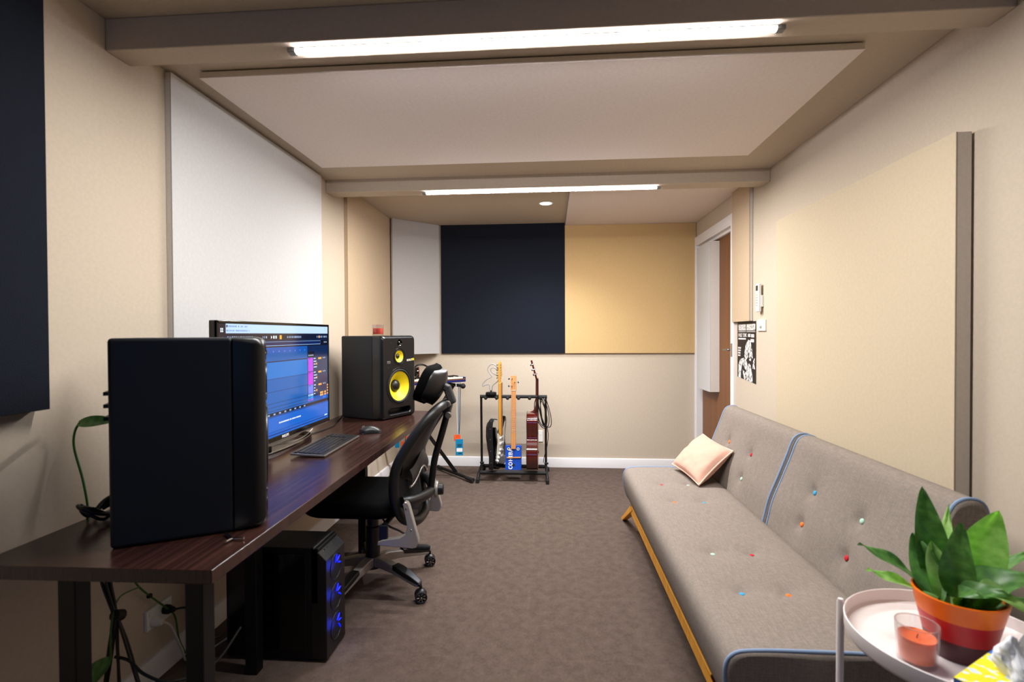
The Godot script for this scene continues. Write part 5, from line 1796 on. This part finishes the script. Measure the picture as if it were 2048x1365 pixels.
func build_electric() -> void:
	var o := thing("electric_guitar", "black electric guitar with white pickguard and yellow maple neck in the rack", "guitar", Vector3(-0.462, 0.095, -4.55), deg_to_rad(76))
	var ol := [Vector2(0.0, 0.0), Vector2(0.075, 0.006), Vector2(0.135, 0.04), Vector2(0.157, 0.10), Vector2(0.145, 0.165), Vector2(0.115, 0.215), Vector2(0.113, 0.26), Vector2(0.135, 0.315), Vector2(0.142, 0.365), Vector2(0.118, 0.385), Vector2(0.085, 0.350), Vector2(0.045, 0.318), Vector2(-0.02, 0.322), Vector2(-0.07, 0.365), Vector2(-0.100, 0.425), Vector2(-0.130, 0.448), Vector2(-0.152, 0.425), Vector2(-0.148, 0.365), Vector2(-0.125, 0.295), Vector2(-0.118, 0.235), Vector2(-0.145, 0.165), Vector2(-0.160, 0.10), Vector2(-0.135, 0.035), Vector2(-0.075, 0.004)]
	var p3 := []
	for q in ol: p3.append(Vector3(-q.x, q.y, 0))
	var poly := PackedVector2Array()
	for q in smooth_path(p3, 4, true): poly.append(Vector2(q.x, q.y))
	var m := MB.new()
	m.prism(poly, -0.022, 0.022, Transform3D.IDENTITY, 0.006, 45)
	part(m, "body", M.black_gloss, o)
	# pickguard
	var pg := PackedVector2Array()
	for q in [Vector2(0.02, 0.30), Vector2(0.095, 0.40), Vector2(0.122, 0.405), Vector2(0.105, 0.30), Vector2(0.085, 0.235), Vector2(0.03, 0.16), Vector2(-0.04, 0.12), Vector2(-0.10, 0.06), Vector2(-0.128, 0.095), Vector2(-0.105, 0.19), Vector2(-0.085, 0.25), Vector2(-0.105, 0.33), Vector2(-0.06, 0.32), Vector2(-0.02, 0.285)]: pg.append(q)
	m = MB.new()
	m.prism(pg, 0.0222, 0.0245, Transform3D.IDENTITY, 0.0005)
	var guard := part(m, "pickguard", M.ivory, o, "cream pickguard")
	for q in [[0.275, 0.0], [0.225, 0.0], [0.165, -0.25]]:
		part(box(Vector3(0, q[0], 0.028), Vector3(0.082, 0.018, 0.009), 0.004, 2, Basis(Vector3.BACK, q[1])), "pickup", M.ink_white, guard)
	for q in [Vector3(-0.06, 0.145, 0.03), Vector3(-0.085, 0.115, 0.03), Vector3(-0.11, 0.09, 0.03)]:
		m = MB.new()
		m.tube([q + Vector3(0, 0, -0.006), q + Vector3(0, 0, 0.008)], [0.012, 0.009], 12)
		part(m, "control_knob", M.ink_white, guard)
	part(box(Vector3(0, 0.125, 0.027), Vector3(0.08, 0.035, 0.010), 0.002), "bridge", M.chrome, o)
	# neck, frets, headstock
	m = MB.new()
	m.rbox(Transform3D(Basis.IDENTITY, Vector3(0, 0.525, 0.018)), Vector3(0.050, 0.485, 0.024), 0.010, 3)
	var nk := part(m, "neck", M.maple_yellow, o, "yellow maple neck")
	part(box(Vector3(0, 0.53, 0.0305), Vector3(0.046, 0.47, 0.004), 0.001), "fretboard", M.maple, nk)
	m = MB.new()
	m.prism(PackedVector2Array([Vector2(-0.021, 0.765), Vector2(0.021, 0.765), Vector2(0.020, 0.795), Vector2(0.030, 0.812), Vector2(0.052, 0.825), Vector2(0.046, 0.85), Vector2(0.036, 0.93), Vector2(0.010, 0.955), Vector2(-0.010, 0.945), Vector2(-0.018, 0.92), Vector2(-0.022, 0.82)]), 0.006, 0.021, Transform3D.IDENTITY, 0.002)
	part(m, "headstock", M.maple_yellow, o)
	for i in 6:
		m = MB.new()
		var y := 0.808 + i * 0.023
		m.tube([Vector3(-0.008, y, -0.006), Vector3(-0.008, y, 0.032)], 0.0038, 8)
		m.tube([Vector3(-0.012, y, 0.002), Vector3(-0.032, y, 0.002)], 0.0025, 6)
		m.rbox(Transform3D(Basis.IDENTITY, Vector3(-0.037, y, 0.002)), Vector3(0.012, 0.015, 0.008), 0.003)
		part(m, "tuning_peg", M.chrome, o)
	m = MB.new()
	for i in 6: m.tube([Vector3(-0.018 + i * 0.0072, 0.13, 0.034), Vector3(-0.018 + i * 0.0068, 0.77, 0.0345)], 0.0006, 4)
	var strs := part(m, "strings", M.chrome, o)
	strs.set_meta("kind", "stuff")
	# studded leather strap looped over the body
	var st := thing("guitar_strap", "studded black leather strap hanging on the electric guitar", "strap", Vector3(-0.53, 0.1, -4.50))
	var path := smooth_path([Vector3(-0.474, 0.545, -4.435), Vector3(-0.492, 0.556, -4.425), Vector3(-0.512, 0.535, -4.41), Vector3(-0.518, 0.47, -4.40), Vector3(-0.517, 0.38, -4.395), Vector3(-0.512, 0.28, -4.39), Vector3(-0.510, 0.18, -4.385), Vector3(-0.515, 0.115, -4.40)], 6)
	m = MB.new()
	var rows := []
	for e in [-1, 1]:
		var row := []
		for q in path: row.append(q + Vector3(0.021 * e, 0, 0.012 * e))
		rows.append(row)
	var thick := []
	for r in rows:
		var row := []
		for q in r: row.append(q + Vector3(-0.001, 0, 0.003))
		thick.append(row)
	m.grid([rows[0], thick[0], thick[1], rows[1]], false, true)
	part_w(m, "strap_band", M.black_rubber, st)
	for i in range(6, 40, 6):
		if i < path.size():
			m = MB.new()
			m.ball(path[i] + Vector3(-0.001, 0, 0.005), Vector3.ONE * 0.004, 8)
			part_w(m, "stud", M.chrome, st)
	m = MB.new()
	m.grid(strap_fold(path), false, true)
	part_w(m, "strap_lining", mat(Color(0.11, 0.075, 0.075), 0.7), st, "brown padded strap lining")

func strap_fold(path: Array) -> Array:
	var rows := []
	for e in [0.0, 0.4, 1.0, 0.6]:
		var row := []
		for i in path.size():
			var t := float(i) / (path.size() - 1)
			if t > 0.82: break
			var w := sin(PI * clampf(t * 1.15, 0, 1))
			row.append(path[i] + Vector3(-0.012 - 0.030 * w * e, -0.02, -0.02 + 0.006 * sin(t * 40.0) * e - (0.01 if e == 0.6 else 0.0)))
		rows.append(row)
	return rows

func build_box_guitar() -> void:
	var o := thing("box_guitar", "three-string guitar made from a blue cigar box standing in the rack", "guitar", Vector3(-0.326, 0.098, -4.47))
	o.rotation.x = -0.11
	part(box(Vector3(0, 0.105, -0.028), Vector3(0.141, 0.21, 0.056), 0.002), "box_body", M.box_blue, o, "bright blue box")
	part(box(Vector3(0, 0.105, 0.0005), Vector3(0.1405, 0.2095, 0.0015), 0.0004), "box_lid", mat(Color(0.03, 0.27, 0.68), 0.45), o)
	part(box(Vector3(0.001, 0.44, 0.004), Vector3(0.042, 0.515, 0.022), 0.003), "neck", M.maple, o)
	part(box(Vector3(0.001, 0.762, 0.0), Vector3(0.050, 0.135, 0.016), 0.004), "headstock", M.maple, o)
	part(box(Vector3(0.001, 0.697, 0.016), Vector3(0.042, 0.004, 0.006), 0.001), "nut", M.ivory, o)
	for i in 18:
		var y := 0.690 - 0.52 * (1 - pow(0.5, (i + 1) / 10.0)) * 1.05
		if y < 0.32: break
		part(box(Vector3(0.001, y, 0.0155), Vector3(0.042, 0.0018, 0.0016), 0.0005, 1), "fret", M.silver, o)
	for q in [Vector3(-0.031, 0.80, 0), Vector3(-0.031, 0.735, 0), Vector3(0.031, 0.77, 0)]:
		var m := MB.new()
		var s := signf(q.x)
		m.tube([Vector3(s * 0.012, q.y, -0.014), Vector3(s * 0.012, q.y, 0.020)], 0.004, 8)
		m.tube([Vector3(s * 0.012, q.y, -0.010), Vector3(s * 0.036, q.y, -0.010)], 0.003, 6)
		m.rbox(Transform3D(Basis.IDENTITY, Vector3(s * 0.042, q.y, -0.010)), Vector3(0.014, 0.018, 0.010), 0.003)
		part(m, "tuning_peg", M.chrome, o)
	var m := MB.new()
	for i in 3: m.tube([Vector3(-0.011 + i * 0.011, 0.105, 0.012), Vector3(-0.010 + i * 0.011, 0.77, 0.0185)], 0.0006, 4)
	var s := part(m, "strings", M.chrome, o)
	s.set_meta("kind", "stuff")
	part(box(Vector3(0.004, 0.108, 0.006), Vector3(0.126, 0.012, 0.010), 0.003, 2, Basis(Vector3.BACK, 0.03)), "bridge", M.maple, o)
	var fz := Basis(Vector3.RIGHT, PI / 2)
	for x in [-0.042, 0.042]:
		m = MB.new()
		m.lathe([Vector2(0.0125, 0.0), Vector2(0.0125, 0.003), Vector2(0.007, 0.003), Vector2(0.006, 0.0)], 18, Transform3D(fz, Vector3(x, 0.183, 0.001)))
		part(m, "grommet", M.ivory, o)
		m = MB.new()
		m.lathe([Vector2(0.0, 0.0008), Vector2(0.0068, 0.0008)], 16, Transform3D(fz, Vector3(x, 0.183, 0.001)))
		part(m, "sound_hole", M.ink_black, o)
	m = MB.new()
	m.lathe([Vector2(0.0, 0.0008), Vector2(0.013, 0.0008)], 20, Transform3D(fz, Vector3(0.002, 0.042, 0.0008)))
	part(m, "jack_hole", mat(Color(0.10, 0.05, 0.03), 0.6), o)
	lettering("COHIBA", 0.036, 0.0012, M.ink_white, o, Vector3(-0.024, 0.097, 0.0016), Basis(Vector3.BACK, PI / 2), "box_lettering")
	m = MB.new()
	m.lathe([Vector2(0.0, 0.0004), Vector2(0.0045, 0.0004)], 14, Transform3D(fz, Vector3(-0.024, 0.069, 0.0016)))
	part(m, "red_dot", M.red_dot, o)

func build_stage_keyboard() -> void:
	# turned to face the room from the corner
	var turn := deg_to_rad(43.0)
	var o := thing("midi_keyboard", "blue music keyboard on a cross-legged stand in the back corner", "keyboard", Vector3(-1.105, 0.862, -4.418), turn)
	part(box(Vector3(0, 0.014, 0.0), Vector3(0.75, 0.028, 0.20), 0.006), "body", M.kb_blue, o)
	part(box(Vector3(0, 0.036, -0.068), Vector3(0.75, 0.030, 0.064), 0.006), "control_panel", M.dark_plastic, o, "dark sloping control panel")
	part(box(Vector3(0, 0.026, 0.098), Vector3(0.74, 0.014, 0.006), 0.002), "front_strip", mat(Color(0.35, 0.22, 0.15), 0.5), o, "brown front strip")
	for s in [-1, 1]: part(box(Vector3(s * 0.362, 0.030, 0.032), Vector3(0.026, 0.030, 0.135), 0.005), "end_cheek", M.kb_blue, o)
	var w := MB.new()
	var b := MB.new()
	var n := 26
	var step := 0.692 / n
	for i in n:
		var x := -0.346 + step * (i + 0.5)
		w.rbox(Transform3D(Basis.IDENTITY, Vector3(x, 0.037, 0.030)), Vector3(step - 0.0014, 0.016, 0.132), 0.0015, 1)
		if i % 7 in [0, 1, 3, 4, 5] and i < n - 1:
			b.rbox(Transform3D(Basis.IDENTITY, Vector3(x + step / 2, 0.049, 0.008)), Vector3(0.014, 0.012, 0.086), 0.002, 1)
	var k := part(w, "white_keys", M.key_white, o, "row of cream piano keys")
	k.set_meta("kind", "stuff")
	k = part(b, "black_keys", M.black_gloss, o, "row of black piano keys")
	k.set_meta("kind", "stuff")
	# stand
	var st := thing("keyboard_stand", "black folding cross-legged keyboard stand in the back corner", "stand", Vector3(-1.085, 0, -4.40), turn)
	for s in [-1, 1]:
		for z in [-0.016, 0.016]:
			if (s > 0) == (z > 0):
				var m := MB.new()
				m.rbox(Transform3D(Basis(Vector3.BACK, s * 0.64), Vector3(0, 0.435, z)), Vector3(0.030, 1.0, 0.020), 0.004)
				part(m, "cross_leg", M.black_metal, st)
		var f := MB.new()
		var fb := -0.13 if s < 0 else -0.26
		f.tube([Vector3(s * 0.29, 0.030, fb), Vector3(s * 0.29, 0.030, 0.25)], 0.014, 10)
		var foot := part(f, "foot_bar", M.black_metal, st)
		for e in [-1, 1]:
			var g := MB.new()
			g.tube([Vector3(s * 0.29, 0.028, 0.19 if e > 0 else fb + 0.05), Vector3(s * 0.29, 0.028, 0.30 if e > 0 else fb - 0.03)], [0.0165, 0.019], 10)
			part(g, "rubber_end", M.black_rubber, foot)
		var t := MB.new()
		t.tube([Vector3(s * 0.27, 0.838, -0.17), Vector3(s * 0.27, 0.838, 0.17)], 0.014, 10)
		var arm := part(t, "top_arm", M.black_metal, st)
		var g := MB.new()
		g.ball(Vector3(s * 0.27, 0.838, 0.18), Vector3(0.024, 0.024, 0.024), 12)
		part(g, "end_cap", M.black_rubber, arm)
	var pv := MB.new()
	pv.tube([Vector3(0, 0.435, -0.03), Vector3(0, 0.435, 0.045)], 0.024, 14)
	part(pv, "pivot", M.black_rubber, st)
	# headphones on the keyboard
	var hp := thing("headphones", "black and red headphones resting on the music keyboard", "headphones", Vector3(-1.115, 0.917, -4.41), 0.4)
	for s in [-1, 1]:
		var m := MB.new()
		m.lathe([Vector2(0.0, -0.02), Vector2(0.040, -0.02), Vector2(0.045, -0.008), Vector2(0.043, 0.010), Vector2(0.030, 0.022), Vector2(0.0, 0.026)], 24, Transform3D(Basis(Vector3.BACK, -PI / 2 * s), Vector3(s * 0.052, 0.046, 0)), 50)
		var cup := part(m, "ear_cup", M.black_gloss, hp)
		m = MB.new()
		var rg := []
		for i in 24: rg.append(Vector3(s * 0.036, 0.046 + sin(TAU * i / 24) * 0.044, cos(TAU * i / 24) * 0.044))
		m.tube(rg, 0.004, 6, false, true)
		part(m, "red_ring", mat(Color(0.45, 0.06, 0.05), 0.4), cup, "dark red ring")
	var hb := []
	for i in 13:
		var a := PI * i / 12
		hb.append(Vector3(cos(a) * 0.068, 0.06 + sin(a) * 0.085 * 0.55, -0.01 - sin(a) * 0.10))
	var m2 := MB.new()
	m2.tube(hb, 0.008, 8)
	part(m2, "headband", M.black_plastic, hp)
	# lanyard with a blue pass on the stand
	var ln := thing("lanyard", "patterned lanyard with a blue and an orange pass hanging on the keyboard stand", "lanyard", Vector3(-0.828, 0.18, -4.55), 0.12)
	ln.position = Vector3(-0.815, 0.205, -4.50)
	var cords := [[-0.016, mat(Color(0.75, 0.76, 0.75), 0.7)], [0.016, mat(Color(0.05, 0.06, 0.08), 0.7)], [0.004, mat(Color(0.10, 0.42, 0.62), 0.7)]]
	for c in cords:
		var m := MB.new()
		m.tube([Vector3(c[0] * 1.2, 0.655, 0.012 if c[0] < 0 else -0.02), Vector3(c[0], 0.50, 0.004), Vector3(c[0] * 0.8, 0.33, 0.002), Vector3(c[0] * 0.3, 0.20, 0)], 0.0075, 6, true, false, 0.4)
		part(m, "ribbon", c[1], ln)
	var card := part(box(Vector3(0.006, 0.082, 0.004), Vector3(0.066, 0.145, 0.003), 0.001), "pass_card", M.tag_blue, ln, "blue pass card")
	part(box(Vector3(-0.012, 0.165, -0.002), Vector3(0.058, 0.055, 0.003), 0.001), "pass_card", M.tag_orange, ln, "orange pass card")
	part(box(Vector3(0.008, 0.058, 0.0058), Vector3(0.052, 0.032, 0.0008), 0.0003, 1), "white_label", M.paper, card)
	for i in 3: part(box(Vector3(0.008, 0.108 - i * 0.010, 0.0058), Vector3(0.044 - i * 0.004, 0.005, 0.0006), 0.0002, 1), "print_line", M.ink_black, card)
	part(box(Vector3(0.012, 0.028, 0.0058), Vector3(0.03, 0.007, 0.0006), 0.0002, 1), "print_line", M.ink_black, card)

# ---------------------------------------------------------------- things on the right wall
func build_wall_items() -> void:
	var x := WALL_R
	# black and white gig poster
	var o := MB.new()
	var z0 := -3.885
	var z1 := -3.545
	var y0 := 0.948
	var y1 := 1.373
	o.face([Vector3(x - 0.002, y0 + 0.025, z0), Vector3(x - 0.002, y0, z1), Vector3(x - 0.002, y1, z1), Vector3(x - 0.002, y1, z0)], Vector3.LEFT, [Vector2(0, 0.95), Vector2(1, 1), Vector2(1, 0), Vector2(0, 0)])
	for e in [[y0 + 0.025, y0]]:
		o.face([Vector3(x - 0.002, e[0], z0), Vector3(x - 0.002, e[1], z1), Vector3(x, e[1], z1), Vector3(x, e[0], z0)], Vector3.DOWN)
	var pm := mat(Color(1, 1, 1), 0.55)
	pm.albedo_texture = poster_image()
	solo(o, "poster", pm, "black and white gig poster on the wall beside the door frame", "poster")
	# air conditioner remote in its holder
	var r := thing("remote_control", "white air conditioner remote in a wall holder above the dial switch", "remote", Vector3(x, 1.425, -3.455))
	part(box(Vector3(-0.008, 0.075, 0), Vector3(0.016, 0.075, 0.060), 0.003), "holder", M.white_plastic, r)
	part(box(Vector3(-0.022, 0.0975, 0), Vector3(0.020, 0.185, 0.050), 0.006, 3), "handset", M.white_plastic, r)
	part(box(Vector3(-0.0325, 0.160, 0), Vector3(0.001, 0.034, 0.032), 0.0004, 1), "display", M.grey_plastic, r)
	for i in 5:
		for k in 2: part(box(Vector3(-0.0325, 0.115 - i * 0.017, -0.009 + k * 0.018), Vector3(0.0016, 0.007, 0.010), 0.0007, 1), "button", M.silver if i or k else M.cone_yellow, r)
	# dial switch plate
	var s := thing("dial_switch", "white square switch plate with a round dial below the remote", "switch", Vector3(x, 1.305, -3.445))
	part(box(Vector3(-0.005, 0.037, 0), Vector3(0.010, 0.074, 0.125), 0.003), "plate", M.white_plastic, s)
	var m := MB.new()
	m.lathe([Vector2(0.0, 0.0), Vector2(0.016, 0.0), Vector2(0.014, 0.014), Vector2(0.0, 0.015)], 20, Transform3D(Basis(Vector3.BACK, PI / 2), Vector3(-0.0101, 0.037, 0.0)))
	part(m, "dial", M.white_plastic, s)
	# socket on the back wall behind the acoustic guitar
	var k := thing("wall_outlet", "small white wall outlet behind the guitar rack's coiled leads", "socket", Vector3(-0.108, 0.245, WALL_B))
	part(box(Vector3(0, 0.055, 0.005), Vector3(0.07, 0.11, 0.010), 0.003), "face_plate", M.white_plastic, k)
	part(box(Vector3(0.012, 0.075, 0.0112), Vector3(0.012, 0.018, 0.003), 0.001), "switch", M.white_plastic, k)

func poster_image() -> ImageTexture:
	var W := 256
	var H := 352
	var im := Image.create(W, H, false, Image.FORMAT_RGB8)
	im.fill(Color(0.07, 0.05, 0.06))
	var white := Color(0.90, 0.88, 0.86)
	var grey := Color(0.55, 0.52, 0.50)
	var rng := RandomNumberGenerator.new()
	rng.seed = 77
	# two heading blocks of dense lettering that cannot be read
	for b in [[14, 122], [130, 246]]:
		im.fill_rect(Rect2i(b[0], 14, b[1] - b[0], 40), grey)
		var xx: int = b[0] + 3
		while xx < b[1] - 8:
			im.fill_rect(Rect2i(xx, 17, 9, 34), white)
			for q in 3: im.fill_rect(Rect2i(xx + rng.randi_range(1, 6), 18 + rng.randi_range(0, 28), 3, rng.randi_range(3, 9)), Color(0.15, 0.13, 0.13))
			xx += 13
		im.fill_rect(Rect2i(b[0], 58, b[1] - b[0], 3), white)
	var font := {"F": ["111", "100", "110", "100", "100"], "R": ["110", "101", "110", "101", "101"], "E": ["111", "100", "110", "100", "111"], "T": ["111", "010", "010", "010", "010"], "I": ["111", "010", "010", "010", "111"], "M": ["101", "111", "111", "101", "101"]}
	var cx := 14
	for ch in "FREE TIME":
		if font.has(ch):
			for r in 5:
				for c in 3:
					if font[ch][r][c] == "1": im.fill_rect(Rect2i(cx + c * 4, 70 + r * 4, 4, 4), white)
		cx += 14 if ch != " " else 8
	im.fill_rect(Rect2i(14, 97, 108, 9), white)
	for b in [[150, 72, 34], [192, 74, 40], [184, 102, 46]]:
		im.fill_rect(Rect2i(b[0], b[1], b[2], 18), white)
		for q in 5: im.fill_rect(Rect2i(b[0] + 4 + q * 7, b[1] + rng.randi_range(2, 10), 3, 6), Color(0.1, 0.08, 0.08))
	for i in 4:
		im.fill_rect(Rect2i(8, 152 + i * 15, 44 - 3 * i, 10), white)
		for q in 4: im.fill_rect(Rect2i(12 + q * 10, 153 + i * 15, 4, 5), Color(0.1, 0.08, 0.08))
	# abstract robed figure in white brush strokes
	var shapes := [
		PackedVector2Array([Vector2(150, 105), Vector2(185, 112), Vector2(205, 165), Vector2(215, 215), Vector2(180, 190), Vector2(120, 165), Vector2(110, 150)]),
		PackedVector2Array([Vector2(108, 160), Vector2(150, 180), Vector2(155, 205), Vector2(125, 225), Vector2(100, 205)]),
		PackedVector2Array([Vector2(165, 180), Vector2(195, 185), Vector2(190, 230), Vector2(168, 225)]),
		PackedVector2Array([Vector2(88, 215), Vector2(130, 225), Vector2(150, 260), Vector2(120, 285), Vector2(70, 250), Vector2(52, 300), Vector2(50, 345), Vector2(14, 340), Vector2(16, 260), Vector2(40, 225)]),
		PackedVector2Array([Vector2(70, 285), Vector2(120, 300), Vector2(160, 240), Vector2(185, 250), Vector2(205, 300), Vector2(215, 350), Vector2(100, 350)]),
		PackedVector2Array([Vector2(215, 230), Vector2(240, 205), Vector2(236, 250), Vector2(245, 270), Vector2(212, 268)])]
	var nz := FastNoiseLite.new()
	nz.seed = 6
	nz.frequency = 0.02
	for y in range(95, H):
		for x in W:
			for k in shapes.size():
				if Geometry2D.is_point_in_polygon(Vector2(x, y), shapes[k]):
					var w := nz.get_noise_2d(x * 1.6 + k * 90.0, y * 0.8)
					im.set_pixel(x, y, white if absf(w) > 0.09 else Color(0.16, 0.14, 0.14))
	return ImageTexture.create_from_image(im)

func _ready() -> void:
	# camera: fitted from the room's vanishing points (18 mm lens on full frame)
	var cam := Camera3D.new()
	cam.fov = rad_to_deg(2.0 * atan(682.5 / 1024.0))
	var F := Vector3(76, 13.5, 1024).normalized()
	var X := Vector3(1, 0.0045, 0)
	X = (X - F * X.dot(F)).normalized()
	var U := F.cross(X)
	cam.transform = Transform3D(Basis(Vector3(X.x, U.x, -F.x), Vector3(X.y, U.y, -F.y), -Vector3(X.z, U.z, -F.z)), Vector3(0, 1.29, 0))
	cam.near = 0.02
	var lens := CameraAttributesPhysical.new()
	lens.frustum_focal_length = 18.0
	lens.frustum_focus_distance = 3.6
	lens.exposure_aperture = 3.2
	lens.frustum_near = 0.02
	lens.frustum_far = 100.0
	cam.attributes = lens
	add_child(cam)
	cam.make_current()
	var we := WorldEnvironment.new()
	var env := Environment.new()
	env.background_mode = Environment.BG_COLOR
	env.background_color = Color(0, 0, 0)
	env.tonemap_mode = Environment.TONE_MAPPER_LINEAR
	env.tonemap_exposure = 1.1
	env.sdfgi_enabled = true
	env.ssao_enabled = true
	env.ssil_enabled = true
	we.environment = env
	add_child(we)
	make_materials()
	led_strip(-0.872, 0.735, 2.252, -1.676, 2.9, "long LED strip light under the ceiling beam nearest the ceiling panel's raw edge")
	led_strip(-0.845, 0.715, 2.243, -3.385, 6.2, "LED strip light under the ceiling beam next to the downlight")
	build_room()
	build_desk()
	var f1 := deg_to_rad(30.0)
	var A := Vector3(-1.127, 0.74, -1.223)
	build_speaker("black studio speaker at the near desk end seen from its side, nothing on top", A + Vector3(cos(f1), 0, -sin(f1)) * 0.183 + Vector3(-sin(f1), 0, -cos(f1)) * 0.165, PI / 2 + f1, false)
	build_speaker("black studio speaker with yellow cones and a candle on top", Vector3(-1.161, 0.74, -3.405), PI / 2 - deg_to_rad(24.6), true)
	build_monitor()
	build_desk_items()
	build_under_desk()
	build_chair()
	build_sofa()
	build_table()
	build_rack()
	build_stage_keyboard()
	build_wall_items()
